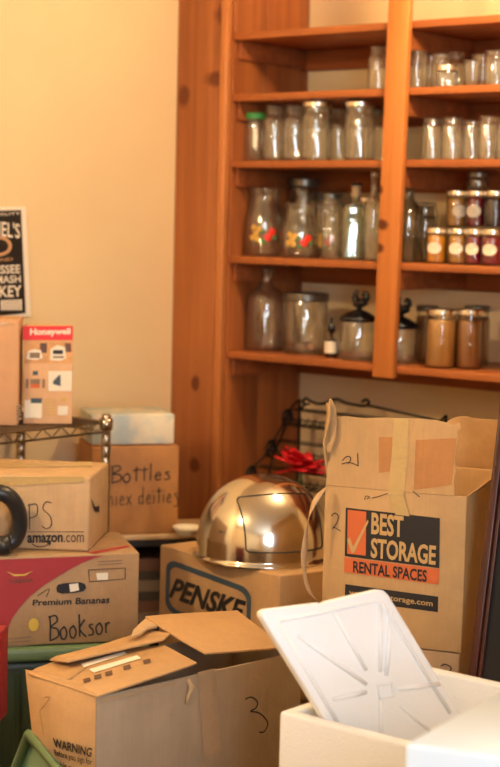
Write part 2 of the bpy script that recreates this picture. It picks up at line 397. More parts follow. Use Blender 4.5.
obj('divider', rm(([(x - .012*(1.9-z)/.8, y, z) for x, y, z in dv[0]], dv[1])), 'divider', sh, bevel=.002)
for z in ZS:
    obj('shelf', rm(boxm(.001, SR, 0, T1-.003, z-TB, z)), 'shelf', sh, bevel=.0025)
    for nm, mesh in (('side_cleat', boxm(.001, .013, .02, T1-.028, z-TB-.055, z-TB-.0005)), ('back_cleat', boxm(.001, SR, T1-.026, T1-.002, z-TB-.062, z-TB-.0005)),
                     ('divider_cleat', boxm((d0+d1)/2-.0, (d0+d1)/2+.022, .001, T1-.028, z-TB-.055, z-TB-.0005))):
        if not (nm == 'divider_cleat' and z < 1.2): obj(nm, rm(mesh), 'cleat', sh, bevel=.002)
obj('end_panel', rm(boxm(SR, SR+.022, 0, T1-.002, 0, 2.45)), 'panel', sh)

# ------------------------------------------------------------------ jars
cache = {}
def shell(prof, th=.003):
    inner = [(max(r-th, 0), max(z, th)) for r, z in reversed(prof)]
    inner[-1] = (0, th)
    return prof + inner
def jar_profile(kind, h, r):
    if kind == 'mason':
        n = r*.74; t = []
        for k in range(3): t += [(n, h*.885+k*h*.035), (n*1.06, h*.895+k*h*.035)]
        return [(0, 0), (r*.86, 0), (r*.97, h*.025), (r, h*.07), (r, h*.66), (r*.97, h*.72), (r*.86, h*.79), (n*1.02, h*.84), (n, h*.87)] + t + [(n, h)]
    if kind == 'wide':
        n = r*.86
        return [(0, 0), (r*.88, 0), (r*.98, h*.03), (r, h*.08), (r, h*.74), (r*.95, h*.81), (n, h*.86), (n*1.04, h*.89), (n, h*.91), (n*1.04, h*.94), (n, h*.96), (n, h)]
    if kind == 'tumbler':
        return [(0, 0), (r*.86, 0), (r*.9, h*.03), (r*.93, h*.5), (r*.99, h*.97), (r, h)]
    if kind == 'milk':
        return [(0, 0), (r*.9, 0), (r, h*.03), (r, h*.5), (r*.93, h*.62), (r*.8, h*.76), (r*.74, h*.85), (r*.77, h*.93), (r*.84, h*.97), (r*.82, h)]
    if kind == 'pint':
        return [(0, 0), (r*.9, 0), (r*.98, h*.03), (r, h*.08), (r, h*.80), (r*.96, h*.85), (r*.9, h*.88), (r*.9, h*.9), (r*.94, h*.92), (r*.9, h*.94), (r*.94, h*.96), (r*.9, h)]
    if kind == 'bottle':
        return [(0, 0), (r*.92, 0), (r, h*.02), (r, h*.56), (r*.93, h*.63), (r*.5, h*.71), (r*.34, h*.76), (r*.32, h*.93), (r*.44, h*.94), (r*.44, h*.98), (r*.36, h)]
    if kind == 'jug':
        return [(0, 0), (r*.9, 0), (r, h*.05), (r, h*.58), (r*.94, h*.66), (r*.72, h*.73), (r*.4, h*.78), (r*.26, h*.83), (r*.25, h*.95), (r*.32, h*.96), (r*.32, h)]
    if kind == 'canister':
        return [(0, 0), (r*.92, 0), (r, h*.05), (r, h*.9), (r*.94, h*.95), (r*.94, h)]
    if kind == 'jam':
        return [(0, 0), (r*.88, 0), (r*.98, h*.04), (r, h*.1), (r, h*.78), (r*.95, h*.83), (r*.9, h*.86), (r*.9, h)]
def jar(kind, name, label, px, t, si, h, r, mat='glass', cat='jar', group=None, lid=None, lid_h=.016, fill=None, fill_h=.8, tag_paper=0, base=None, power=None, seg=28, py=None, extra=None, lid_part='lid'):
    z = ZS[si] if base is None else base
    d = s_at(px, py or 383, t)
    # pixel row for the ray: aim at the mid height of the jar
    for _ in range(3):
        p = sw(d, t, z+h*.4); v = p-CAM; row = 383.5 - FPX*v.dot(CY)/v.dot(CF); d = s_at(px, row, t)
    p = sw(d, t, z+.0005)
    o = thing(name, label, cat, p, 0, group)
    key = (kind, h, r, mat, power)
    def put(nm, mesh, mt, key, parent, smooth=True):
        if key in cache:
            c = bpy.data.objects.new(nm, cache[key]); COL.objects.link(c); c.parent = parent; return c
        c = obj(nm, mesh, mt, parent, smooth=smooth, local=True); cache[key] = c.data; return c
    pr = jar_profile(kind, h, r)
    body = put('body', lathe(shell(pr), seg, power=power), mat, key, o)
    top_r = pr[-1][0]
    if lid:
        lr = top_r*1.09+.001; z0 = h-lid_h*.75; z1 = h+lid_h*.3
        lp = [(0, z1), (lr*.8, z1), (lr*.84, z1-.0015), (lr*.97, z1-.001), (lr, z1-.003)] + [(lr*(1.0 if k % 2 else .985), z1-.003-(lid_h-.003)*k/5) for k in range(1, 6)] + [(lr*.97, z0)]
        put(lid_part, lathe(lp, 32), lid, ('lid', lid, lr, lid_h, h), o)
    if fill:
        fr = r-.0045; fp = [(0, .004), (fr*.9, .004), (fr, .01), (fr, h*fill_h*.92), (fr*.96, h*fill_h), (0, h*fill_h)]
        put('contents', lathe(fp, seg), fill, ('fill', fill, h, r, fill_h), o)
    if tag_paper:
        ca = math.atan2(CAM.y-p.y, CAM.x-p.x) + tag_paper*.25
        vs, fs = [(math.cos(ca)*(r+.0012), math.sin(ca)*(r+.0012), h*.46)], []
        for k in range(24):
            a = 2*PI*k/24; da = .68*math.cos(a); vs.append((math.cos(ca+da)*(r+.0012), math.sin(ca+da)*(r+.0012), h*(.46+.17*math.sin(a))))
        for k in range(24): fs.append((0, 1+k, 1+(k+1) % 24))
        obj('paper_label', (vs, fs), 'label_white', o, local=True)
    if extra: extra(o, p, h, r)
    return o
def fruit_print(o, p, h, r):             # painted fruit on the glass
    ca = math.atan2(CAM.y-p.y, CAM.x-p.x)
    def blob(da, z, s, mat, nm):
        c = V((math.cos(ca+da)*(r+.001), math.sin(ca+da)*(r+.001), z))
        n = V((math.cos(ca+da), math.sin(ca+da), 0)); u = V((0, 0, 1)).cross(n); vs = [c+n*.004]; fs = []
        for k in range(14): vs.append(c + u*(s*math.cos(2*PI*k/14)) + V((0, 0, s*math.sin(2*PI*k/14))))
        for k in range(14): fs.append((0, 1+k, 1+(k+1) % 14))
        obj(nm, (vs, fs), mat, o, smooth=True, local=True)
    for da, zz in ((.42, .36), (.2, .28)): blob(da, h*zz, .012, 'fruit_red', 'painted_red_fruit')
    for da, zz in ((-.55, .42), (-.42, .33), (-.35, .25), (-.62, .27), (-.25, .40)): blob(da, h*zz, .009, 'fruit_yellow', 'painted_yellow_fruit')
    for da, zz in ((-.1, .36), (.0, .22), (.6, .28)): blob(da, h*zz, .008, 'leaf', 'painted_leaf')

G2, G3, G4 = 'glass jars on the second shelf from the top', 'glass jars on the third shelf from the top', 'preserves in the jam jar rows'
T = .075
# second shelf from the top
jar('mason', 'mason_jar', 'clear ribbed mason jar half hidden behind the divider on the second shelf', 378, T, 1, .125, .030, group=G2)
A2 = [(417, .06, .103, .031, 'pint', 'clear pint jar just right of the divider on the second shelf'),
      (430, .17, .100, .028, 'tumbler', 'drinking glass in the back row next to the divider, second shelf'),
      (441, .08, .095, .029, 'pint', 'second clear pint jar right of the divider on the second shelf'),
      (455, .18, .110, .032, 'mason', 'clear jar standing behind the low silver-lidded jar, second shelf'),
      (472, .06, .070, .025, 'tumbler', 'short tumbler just right of the silver-lidded low jar, second shelf'),
      (482, .17, .098, .031, 'tumbler', 'taller glass behind the short tumbler on the second shelf'),
      (496, .09, .096, .034, 'pint', 'wide clear jar at the right edge of the photo, second shelf')]
for px, t, h, r, k, lb in A2: jar(k, 'drinking_glass' if k == 'tumbler' else 'mason_jar', lb, px, t, 1, h, r, cat='glass' if k == 'tumbler' else 'jar', group=G2)
jar('jam', 'low_jar', 'low glass jar with a bright silver lid on the second shelf', 447, .05, 1, .056, .031, lid='lid', group=G2)
# third shelf from the top
jar('canister', 'capped_jar', 'clear jar with a bright green screw cap at the shelf end', 255, .085, 2, .140, .033, lid='lid_green', lid_h=.018, group=G3,
    extra=lambda o, p, h, r: obj('paper_label', ([(r*1.02*math.cos(-1.75+a*.12), r*1.02*math.sin(-1.75+a*.12), z) for a in range(4) for z in (.04, .10)], [(2*a, 2*a+2, 2*a+3, 2*a+1) for a in range(3)]), 'print_white', o, local=True))
B2 = [(274.3, .085, .166, .039, 'mason', None, 'tall clear mason jar beside the green-capped one, third shelf'),
      (294.8, .085, .164, .039, 'mason', None, 'second tall clear mason jar from the green-capped one'),
      (316.5, .075, .168, .046, 'wide', 'lid', 'broad clear jar with a pale metal lid, third shelf'),
      (338, .19, .160, .038, 'mason', None, 'dim clear jar set back between two metal-lidded jars'),
      (359.5, .075, .164, .045, 'wide', 'lid', 'ribbed clear jar with a metal lid and a reddish mark inside'),
      (379, .19, .150, .036, 'mason', 'lid_dark', 'grey-lidded jar set back against the divider, third shelf')]
for px, t, h, r, k, ld, lb in B2:
    o = jar(k, 'mason_jar', lb, px, t, 2, h, r, lid=ld, group=G3)
    if px == 358: obj('red_rubber_ring', lathe([(.012, .075), (.017, .072), (.018, .076), (.012, .079), (.012, .075)], 20), 'print_orange', o, smooth=True, local=True)
    if px == 273: obj('paper_label', ([(r*1.02*math.cos(-1.95+a*.2), r*1.02*math.sin(-1.95+a*.2), z) for a in range(4) for z in (.045, .09)], [(2*a, 2*a+2, 2*a+3, 2*a+1) for a in range(3)]), 'print_white', o, local=True)
for px, t, h, r, lb in [(432, .08, .118, .029, 'first clear pint jar right of the divider, third shelf'), (452, .08, .118, .031, 'second clear pint jar right of the divider, third shelf'),
                        (472, .10, .110, .026, 'third pint jar right of the divider, slimmer than its neighbours'), (488, .07, .118, .028, 'bluish-lit pint jar near the right edge, third shelf'),
                        (506, .10, .115, .030, 'pint jar cut by the right edge of the photo, third shelf')]:
    jar('pint', 'mason_jar', lb, px, t, 2, h, r, group=G3)
jar('mason', 'mason_jar', 'clear pint jar in the back row behind the front pint jars', 463, .2, 2, .118, .030, group=G3)
# fourth shelf
G5 = 'bottles and jars on the fourth shelf'
jar('milk', 'painted_jar', 'tall clear jar painted with red and yellow fruit, by the end panel', 264, .10, 3, .205, .058, 'glass_warm', group=G5, extra=fruit_print)
jar('milk', 'painted_jar', 'shorter fruit-painted clear jar, middle of the three painted ones', 300, .085, 3, .160, .057, 'glass_warm', group=G5, extra=fruit_print)
jar('milk', 'painted_jar', 'small fruit-painted jar tucked behind the ribbed bottle', 325, .19, 3, .16, .042, 'glass_warm', group=G5, extra=fruit_print)
jar('canister', 'lidded_jar', 'large dim jar with a dark lid at the back of the fourth shelf', 303, .25, 3, .232, .046, 'glass_dark', lid='lid_dark', lid_h=.025, group=G5)
jar('canister', 'lidded_jar', 'squat pale jar at the back between the painted jars', 330, .275, 3, .19, .034, 'glass_warm', lid='lid_dark', group=G5)
jar('milk', 'ribbed_bottle', 'clear ribbed bottle with a round glass stopper, front of fourth shelf', 331.5, .05, 3, .135, .030, group=G5, cat='bottle',
    extra=lambda o, p, h, r: obj('stopper', lathe([(0, h+.028), (.009, h+.024), (.013, h+.014), (.009, h+.004), (.008, h-.01), (0, h-.01)], 16), 'glass', o, smooth=True, local=True))
jar('wide', 'square_jar', 'greenish square-sided glass jar at the front of the fourth shelf', 352, .05, 3, .158, .030, 'glass_green', group=G5, power=5, lid='lid_dark', lid_h=.008)
def cork(o, p, h, r):
    obj('cork', lathe([(0, h+.03), (r*.40, h+.03), (r*.40, h), (r*.30, h-.015), (0, h-.015)], 16), 'light_wood', o, smooth=True, local=True)
    obj('cork_cap', lathe([(0, h+.038), (r*.5, h+.037), (r*.5, h+.03), (0, h+.03)], 16), 'lid_black', o, smooth=True, local=True)
jar('bottle', 'corked_bottle', 'bottle with a black-topped cork rising behind the greenish square jar', 355, .135, 3, .185, .032, 'glass_green', cat='bottle', group=G5, extra=cork)
jar('bottle', 'tall_bottle', 'tall clear bottle beside the left edge of the divider, fourth shelf', 373, .075, 3, .252, .030, cat='bottle', group=G5)
jar('mason', 'mason_jar', 'clear ribbed jar squeezed between the square jar and the tall bottle', 367, .225, 3, .18, .032, 'glass_warm', lid='lid', group=G5)
jar('bottle', 'flat_bottle', 'grey glass bottle just right of the divider, fourth shelf', 408, .12, 3, .235, .044, 'glass_dark', cat='bottle', group=G5)
def bail(o, p, h, r):
    obj('wire_bail', join(tube([(r*1.02*math.cos(a*.3), r*1.02*math.sin(a*.3), h*.80) for a in range(21)], .0018, 6, True), tube([(r*1.05, 0, h*.55), (r*1.15, 0, h*.8), (r*.9, 0, h*1.06), (-r*.9, 0, h*1.06), (-r*1.1, 0, h*.8)], .0018, 6)), 'wire', o, smooth=True, local=True)
    obj('glass_lid', lathe([(0, h*1.05), (r*.8, h*1.04), (r*.9, h), (0, h*.99)], 24), 'glass_dark', o, smooth=True, local=True)
jar('wide', 'swing_top_jar', 'swing-top glass jar with a wire bail beside the orange preserve', 424, .235, 3, .16, .033, 'glass_dark', group=G5, extra=bail)
H = .094
for px, f, lb in [(436.5, 'jam_gold', 'golden preserve in the front row, nearest the divider'), (458, 'jam_amber', 'amber preserve second along the front row'),
                  (474, 'jam_red', 'dark red preserve in the front row beside the amber one'), (492, 'jam_red', 'dark red preserve in the front row by the right edge of the photo')]:
    jar('jam', 'jam_jar', lb, px, .045 if px != 458 else .06, 3, H, .030 if px != 474 else .027, 'glass_full', lid='lid', fill=f, fill_h=.84, tag_paper=-1, group=G4)
for px, lb in [(459, 'supporting jar at the back under the upper amber preserve'), (476, 'supporting jar at the back under the upper red preserve'), (494, 'supporting jar at the back under the black preserve')]:
    jar('jam', 'jam_jar', lb, px, .15, 3, H, .029, 'glass_full', lid='lid', fill='jam_red', fill_h=.84, group=G4)
for px, f, tp, lb in [(457, 'jam_amber', 1, 'amber preserve with white labels stacked above the front row'), (476, 'jam_red', -1, 'dark red preserve with a white label in the upper row'),
                      (495, 'jam_black', 0, 'nearly black preserve in the upper row by the right edge')]:
    jar('jam', 'jam_jar', lb, px, .15, 3, .100, .031, 'glass_full', lid='lid', fill=f, fill_h=.84, tag_paper=tp, base=ZS[3]+H+.006, group=G4)
jar('wide', 'empty_jar', 'small empty jar with a grey lid topping the stacked preserves', 478, .15, 3, .044, .031, 'glass_dark', lid='lid_dark', base=ZS[3]+H+.006+.106, group=G4)
# fifth shelf
jar('jug', 'glass_jug', 'big round clear jug with a narrow neck at the end of the bottom shelf', 266, .13, 4, .250, .064, 'glass_warm', cat='jug')
jar('canister', 'wide_jar', 'wide clear jar with a grey metal lid beside the big jug', 305, .14, 4, .175, .067, 'glass_warm', lid='lid_dark', lid_h=.024, extra=lambda o, p, h, r: [
    obj('floral_contents', lathe([(0, .006), (.03, .008), (.034, .02), (.02, .034), (0, .036)], 12), 'print_grey', o, smooth=True, local=True),
    obj('pink_bead', lathe([(0, .012), (.010, .016), (.013, .024), (.008, .033), (0, .035)], 12, (.02, -.045, 0)), 'card_pink', o, smooth=True, local=True)])
def dropper(o, p, h, r):
    obj('rubber_bulb', lathe([(0, h+.04), (.005, h+.039), (.006, h+.02), (.011, h+.016), (.011, h-.004), (0, h-.004)], 16), 'lid_black', o, smooth=True, local=True)
    obj('paper_label', lathe([(r+.001, h*.18), (r+.001, h*.62)], 20), 'label_white', o, smooth=True, local=True)
jar('bottle', 'dropper_bottle', 'little dark dropper bottle with a cream label between jar and canister', 331, .075, 4, .078, .019, 'amber_glass', cat='bottle', extra=dropper)
def rooster(o, p, h, r):
    obj('black_lid', lathe([(0, h+.026), (r*.2, h+.026), (r*.5, h+.020), (r*.9, h+.008), (r*1.04, h+.004), (r*1.04, h-.006), (r*.9, h-.008)], 32), 'lid_black', o, smooth=True, local=True)
    u = E1; z = V((0, 0, 1)); c = V((0, 0, h))
    obj('rooster_knob', join(tube([c+z*.02, c+z*.034, c+z*.040], [.011, .008, .012], 10),
        tube(spline([c+u*-.016+z*.046, c+z*.044, c+u*.010+z*.046, c+u*.022+z*.052], 4), [.006]+[.013]*11+[.008], 10),
        tube(spline([c+u*-.008+z*.046, c+u*-.014+z*.062, c+u*-.011+z*.074, c+u*-.008+z*.082], 4), [.011]*5+[.008]*4+[.006]*3+[.003], 8),
        tube(spline([c+u*.012+z*.048, c+u*.022+z*.054, c+u*.028+z*.066, c+u*.020+z*.074, c+u*.012+z*.068], 4), [.008]*8+[.007]*6+[.005]*3, 8)), 'lid_black', o, smooth=True, local=True)
jar('canister', 'rooster_canister', 'clear glass canister with a black rooster-topped lid left of the divider', 358, .085, 4, .118, .053, 'glass', cat='canister', group='rooster canisters', extra=rooster)
jar('canister', 'rooster_canister', 'matching black-lidded canister half hidden by the divider, to its right', 400, .11, 4, .105, .048, 'glass', cat='canister', group='rooster canisters', extra=rooster)
jar('wide', 'honey_jar', 'dark reddish honey jar behind the front jar, beside the divider', 426.5, .185, 4, .158, .034, 'glass_full', lid='lid_dark', fill='honey_dark', fill_h=.84, group='honey jars')
jar('wide', 'honey_jar', 'front jar of creamy light brown honey on the bottom shelf', 441, .06, 4, .158, .045, 'glass_full', lid='lid', fill='honey', fill_h=.84, group='honey jars')
jar('wide', 'honey_jar', 'brown honey jar right of and behind the front creamy one', 469, .10, 4, .160, .038, 'glass_full', lid='lid', fill='honey_dark', fill_h=.84, group='honey jars')
jar('wide', 'honey_jar', 'dim brown jar at the back, rightmost of the honey jars', 476, .2, 4, .165, .038, 'glass_full', lid='lid_dark', fill='honey_dark', fill_h=.84, group='honey jars')

# ------------------------------------------------------------------ cartons
class Box:
    def __init__(s, name, label, cat, A, yaw, w, d, h, mat, open_top=False, group=None, bevel=.004, body='body', shear=0):
        s.u = V((math.cos(yaw), math.sin(yaw), 0)); s.v = V((-math.sin(yaw+shear), math.cos(yaw+shear), 0)); s.w, s.d, s.h = w, d, h
        s.A = V(A); s.z0 = A.z-h; z = V((0, 0, 1)); s.mat = mat
        s.o = thing(name, label, cat, V((0, 0, s.z0)) + V((A.x, A.y, 0)) + s.u*w/2 + s.v*d/2, yaw, group)
        P = lambda a, b, c: V((A.x, A.y, s.z0)) + s.u*a + s.v*b + z*c
        s.P = P
        c8 = lambda x0, x1, y0, y1, z0, z1: hexa([P(x0, y0, z0), P(x1, y0, z0), P(x1, y1, z0), P(x0, y1, z0), P(x0, y0, z1), P(x1, y0, z1), P(x1, y1, z1), P(x0, y1, z1)])
        s.c8 = c8
        if open_top:
            t = open_top; vs = []; fs = []
            for (i, zz) in ((0, 0), (0, h), (t, h), (t, t)):
                vs += [P(i, i, zz), P(w-i, i, zz), P(w-i, d-i, zz), P(i, d-i, zz)]
            for r in range(3):
                for k in range(4): fs.append((r*4+k, r*4+(k+1) % 4, r*4+4+(k+1) % 4, r*4+4+k))
            fs += [(3, 2, 1, 0), (12, 13, 14, 15)]
            s.body = obj(body, (vs, fs), mat, s.o, bevel=min(bevel, t*.45))
        else:
            s.body = obj(body, c8(0, w, 0, d, 0, h), mat, s.o, bevel=bevel)
        s.front = Pl(P(0, 0, 0), P(w, 0, 0), P(0, 0, h)); s.right = Pl(P(w, 0, 0), P(w, d, 0), P(w, 0, h))
        s.left = Pl(P(0, 0, 0), P(0, d, 0), P(0, 0, h)); s.top = Pl(P(0, 0, h), P(w, 0, h), P(0, d, h))
R = math.radians
hid = []
def support(b, label, mat='card_dull', name='cardboard_box', inset=.02, cat='box'):
    P = b.P; h = b.z0-.002
    A = P(inset, inset, 0); A.z = h
    yaw = math.atan2(b.u.y, b.u.x)
    return Box(name, label, cat, A, yaw, b.w-2*inset, b.d-2*inset, h, mat)

# open moving box on the right
A = at(325, 485, 3.42); B = onz(467, 497, A.z); yaw = math.atan2((B-A).y, (B-A).x); w = (B-A).length
bs = Box('moving_box', 'open moving box with black and orange printed panel, flaps standing up', 'box', A, yaw, w, .40, .318, 'card_gold', open_top=.005, bevel=.002)
F = bs.front
decal('logo_panel', bs.o, F, [(346, 507.5), (440, 518), (439.5, 568), (345, 556)], 'print_black')
decal('check_panel', bs.o, F, [(348, 509.5), (366.5, 511.5), (366, 555.5), (347.5, 553.5)], 'print_orange', .002)
decal('rental_panel', bs.o, F, [(344.5, 557), (439.5, 569), (438.5, 584.5), (344.5, 572)], 'print_orange')
decal('check_mark', bs.o, F, [(347.5, 540), (350, 537), (353.5, 546.5), (368, 519.5), (369, 521.5), (354.5, 552.5), (352, 553)], 'print_gold', .0026)
text('logo_lettering', bs.o, F, 'BEST', [(372, 512), (404, 516), (403.5, 537.5), (371.5, 534)], 'print_gold', .0026, .03)
text('logo_lettering', bs.o, F, 'STORAGE', [(371.5, 537.5), (436.5, 545.5), (435.8, 565), (371, 557.5)], 'print_gold', .0026, .03)
text('rental_lettering', bs.o, F, 'RENTAL SPACES', [(353.5, 560.5), (427.5, 570), (427, 582), (353.5, 572)], 'print_black', .0026, .025)
decal('address_panel', bs.o, F, [(345.5, 584), (438.5, 596.5), (438, 612), (345, 599.5)], 'print_black')
text('address_lettering', bs.o, F, 'www.beststorage.com', [(349.5, 589), (433, 600.5), (433, 608), (349.5, 596.5)], 'print_gold', .0026, .015)
stroke('handwritten_two', bs.o, F, [[(331.5, 516), (335, 513), (338.5, 516), (337, 523), (332.5, 528.5), (335, 527.5), (341, 531)]], .0018)
stroke('tape_scribble', bs.o, F, [[(365, 500), (366, 496), (370, 497), (367, 499)], [(372, 498), (380, 496), (394, 491)], [(413, 491), (420, 497)]], .0014)
# flaps
hz = A.z
def tilt_plane(p, q, back, ang):     # plane through edge p-q rising, leaning by ang along 'back'
    return Pl(p, q, V(p) + V((0, 0, 1))*math.cos(ang) + V(back)*math.sin(ang))
fp = tilt_plane(A, B, bs.v, R(6))
pts = [(326, 485), (327.5, 470), (328, 450), (329, 428), (330.5, 417.5), (345, 416), (362, 418), (385, 417.5), (402, 418), (420, 418.5), (436, 420), (448, 423), (454, 425), (460, 422.5), (461, 428), (457.5, 432), (458.5, 441), (456.5, 450), (455, 460), (456, 470), (454, 480), (454.5, 490), (455, 496)]
obj('front_flap', slab([fp.hit(x, y, .001) for x, y in pts], .004, fp.n), 'card_gold', bs.o)
decal('flap_tape', bs.o, fp, [(394, 418.5), (409, 418.5), (408, 455), (404, 495), (388, 493.5), (392, 455)], 'tape', .002)
decal('tape_end', bs.o, F, [(388, 493.2), (404, 495.2), (410, 516), (396, 514.5)], 'tape', .003)
decal('printed_patch', bs.o, fp, [(379, 437), (399, 437), (399, 470), (379, 473)], 'card_orange', .0016)
decal('printed_patch', bs.o, fp, [(416, 440), (457, 438), (452, 485), (414, 490)], 'card_orange', .0016)
stroke('handwritten_two', bs.o, fp, [[(342.5, 461), (347, 456.5), (351, 457.5), (350.5, 461), (348, 464)], [(342, 464), (350, 462.5), (359, 466)], [(358, 453), (358.5, 466)]], .0018, e=.0028)
Pb = bs.P; U, Vd = bs.u, bs.v; Z = V((0, 0, 1))
c0 = Pb(0, 0, bs.h)                       # left flap stands up, its front corner curled
lf = [c0 + Vd*.012, c0 + Vd*.39, c0 + Vd*.38 + Z*.06 - U*.01, c0 + Vd*.06 + Z*.085 - U*.012, c0 + Vd*.03 + Z*.15 - U*.012, c0 + Vd*.012 + Z*.168 - U*.008, c0 - Vd*.004 + Z*.172 + U*.004, c0 - Vd*.012 + Z*.14 + U*.008, c0 - Vd*.006 + Z*.09 - U*.006]
obj('side_flap', slab(lf, .004, -U), 'card_gold', bs.o, bevel=.001)
obj('curled_flap_end', slab([fp.hit(x, y, .012) for x, y in [(330.5, 398), (333.5, 399.5), (337.5, 410), (338.5, 424), (337.5, 438), (333, 452), (328.5, 453), (327.5, 440), (329, 420)]], .007, fp.n), 'card_gold', bs.o, bevel=.003)
c1 = Pb(bs.w, 0, bs.h)
rf = [c1 + Vd*.01, c1 + Vd*.395, c1 + Vd*.39 + Z*.085 + U*.11, c1 + Vd*.25 + Z*.09 + U*.11, c1 + Vd*.10 + Z*.075 + U*.09, c1 + Vd*.02 + Z*.05 + U*.06]
obj('side_flap', slab(rf, .004, U), 'card_in', bs.o, bevel=.001)
bb = Pb(0, .40, bs.h); be = Pb(bs.w, .40, bs.h)
bf = [bb + U*.005, be - U*.005, be + Z*.108 + Vd*.03, be - U*.10 + Z*.108 + Vd*.03, be - U*.125 + Z*.112 + Vd*.028, be - U*.15 + Z*.105 + Vd*.028, be - U*.20 + Z*.06 + Vd*.02, bb + Z*.04 + Vd*.01]
obj('back_flap', slab(bf, .004, -Vd), 'card', bs.o, bevel=.001)
tp = [at(327, 487, A.y-.02), at(318, 496, A.y-.035), at(310, 513, A.y-.04), at(305.5, 536, A.y-.04), at(304, 558, A.y-.035), at(304.5, 574, A.y-.03), at(309, 590, A.y-.02), at(318, 602, A.y-.012)]
tp = spline(tp, 5); vs, fs = [], []
for i, p in enumerate(tp):
    k = i/len(tp); wd = .0042 + .0035*math.sin(k*9)**2; s = V((math.cos(k*5)*.9, -.45, .1)).normalized()*wd; vs += [p-s, p+s]
    if i: fs.append((2*i-2, 2*i-1, 2*i+1, 2*i))
to = obj('torn_tape_strip', (vs, fs), 'card_pale', bs.o, smooth=True)
sm = to.modifiers.new('thick', 'SOLIDIFY'); sm.thickness = .0008
# box below it
A2 = bs.P(.001, .003, 0); A2.z = bs.z0-.002
lb = Box('cardboard_box', 'plain cardboard box marked 2, directly beneath the open moving box', 'box', A2, yaw, w-.004, .38, .30, 'card_dull')
stroke('handwritten_two', lb.o, lb.front, [[(441, 666), (445, 664), (451, 667), (450, 671), (444, 677), (442, 680), (447, 679), (454, 682)]], .0022)
support(lb, 'lowest cardboard box of the stack under the moving box')

# truck rental box with the steel dome
A = at(160, 544.6, 4.06); 
pk = Box('moving_box', 'cardboard moving box with blue-framed lettering carrying the steel dome lid', 'box', A, R(-49), .44, .40, .30, 'card', shear=R(-5))
F = pk.front
def rrect(q, r, n=5, e=0):      # rounded rectangle in a unit square, mapped to quad
    pts = []
    for cx, cy, a0 in ((1-r[0], 1-r[1], 0), (r[0], 1-r[1], 90), (r[0], r[1], 180), (1-r[0], r[1], 270)):
        for k in range(n+1):
            a = R(a0 + 90*k/n); pts.append((cx + r[0]*math.cos(a), cy + r[1]*math.sin(a)))
    return pts
def ring(name, parent, pl, quad, band, mat, r=(.12, .2), e=.0018):
    q = quadpts(pl, quad, e); out = rrect(q, r); vs = []; fs = []
    bx, by = band
    inn = [(bx + u*(1-2*bx), by + v*(1-2*by)) for u, v in out]; n = len(out)
    vs = [bil(q, u, v) for u, v in out] + [bil(q, u, v) for u, v in inn]
    return obj(name, (vs, [(i, (i+1) % n, (i+1) % n + n, i+n) for i in range(n)]), mat, parent)
ring('logo_frame', pk.o, F, [(167, 558), (252, 589), (250, 647), (165.5, 610)], (.045, .10), 'print_blue')
text('logo_lettering', pk.o, F, 'PENSKE', [(174, 577), (247, 601), (243, 624), (169, 597)], 'print_black', .002, .035, .2)
decal('parcel_tape', pk.o, F, [(206, 562.5), (214, 565.5), (212, 604), (202, 600)], 'tape_clear', .0016)
decal('top_tape', pk.o, pk.top, [(206, 562), (214, 565), (235, 548), (226, 546)], 'tape', .001)
support(pk, 'cardboard box under the truck rental box')
# dome
zt = A.z
c = onz(262.5, 556, zt); Rd = .158
dm = thing('dome_lid', 'stainless steel dome bin lid with a swing flap on a cardboard box', 'lid', V((c.x, c.y, zt+.001)), 0)
Hd = .196
prof = [(Rd*1.045, 0), (Rd*1.05, .003), (Rd*1.045, .006), (Rd*1.0, .010)]
for k in range(0, 25):
    a = PI/2*k/24; prof.append((Rd*math.cos(a)**.92 if k < 24 else 0, .012 + .02 + (Hd-.032)*math.sin(a)))
prof.insert(4, (Rd, .014))
obj('dome', lathe(prof, 72), 'steel', dm, smooth=True, local=True)
fa = math.atan2(-c.y, -c.x)
def dpt(px, py, e):             # point of the dome surface under a pixel
    d = ray(px, py); o = CAM - V((c.x, c.y, zt+.033)); hh = Hd-.032; sc = V((1/(Rd+e), 1/(Rd+e), 1/(hh+e)))
    dd = V((d.x*sc.x, d.y*sc.y, d.z*sc.z)); oo = V((o.x*sc.x, o.y*sc.y, o.z*sc.z))
    a_ = dd.dot(dd); b_ = 2*oo.dot(dd); c_ = oo.dot(oo)-1; q = b_*b_-4*a_*c_
    if q < 0: q = 0
    return CAM + d*((-b_-math.sqrt(q))/(2*a_))
# swing flap: patch of the dome cut by two upright planes
hh = Hd-.032
ax = fa + .40; FD = V((math.cos(ax), math.sin(ax), 0)); FS = V((-FD.y, FD.x, 0))
def surf(x, z, e=0):             # lateral offset and height on the dome
    f = math.asin(max(0, min(1, (z-.033)/(hh)))); r_ = Rd*math.cos(f)**.96 + e
    y = math.sqrt(max(1e-6, r_*r_ - x*x)); return V((c.x, c.y, zt+z)) + FS*x + FD*y
HW, Z0_, Z1_ = .096, .040, .154
def fl(u, v): return (-HW + 2*HW*u, Z0_ + (Z1_-Z0_)*v + .012*(1-(2*u-1)**2)*v)
vs, fs = [], []; n = 20
for j in range(n+1):
    for i in range(n+1): vs.append(surf(*fl(i/n, j/n), .003))
for j in range(n):
    for i in range(n): fs.append((j*(n+1)+i, j*(n+1)+i+1, (j+1)*(n+1)+i+1, (j+1)*(n+1)+i))
obj('swing_flap', (vs, fs), 'steel', dm, smooth=True)
cr_ = [(.03, 0), (.97, 0), (1, .04), (1, .95), (.97, 1), (.03, 1), (0, .95), (0, .04)]; edge = []
for i in range(8):
    a_, b_ = cr_[i], cr_[(i+1) % 8]
    for k in range(10 if i % 2 == 0 or i in (2, 6) else 4): 
        q = k/(10 if i % 2 == 0 or i in (2, 6) else 4); edge.append(surf(*fl(a_[0]+(b_[0]-a_[0])*q, a_[1]+(b_[1]-a_[1])*q), .003))
obj('flap_seam', tube(edge, .0020, 6, True), 'steel_dark', dm, smooth=True)

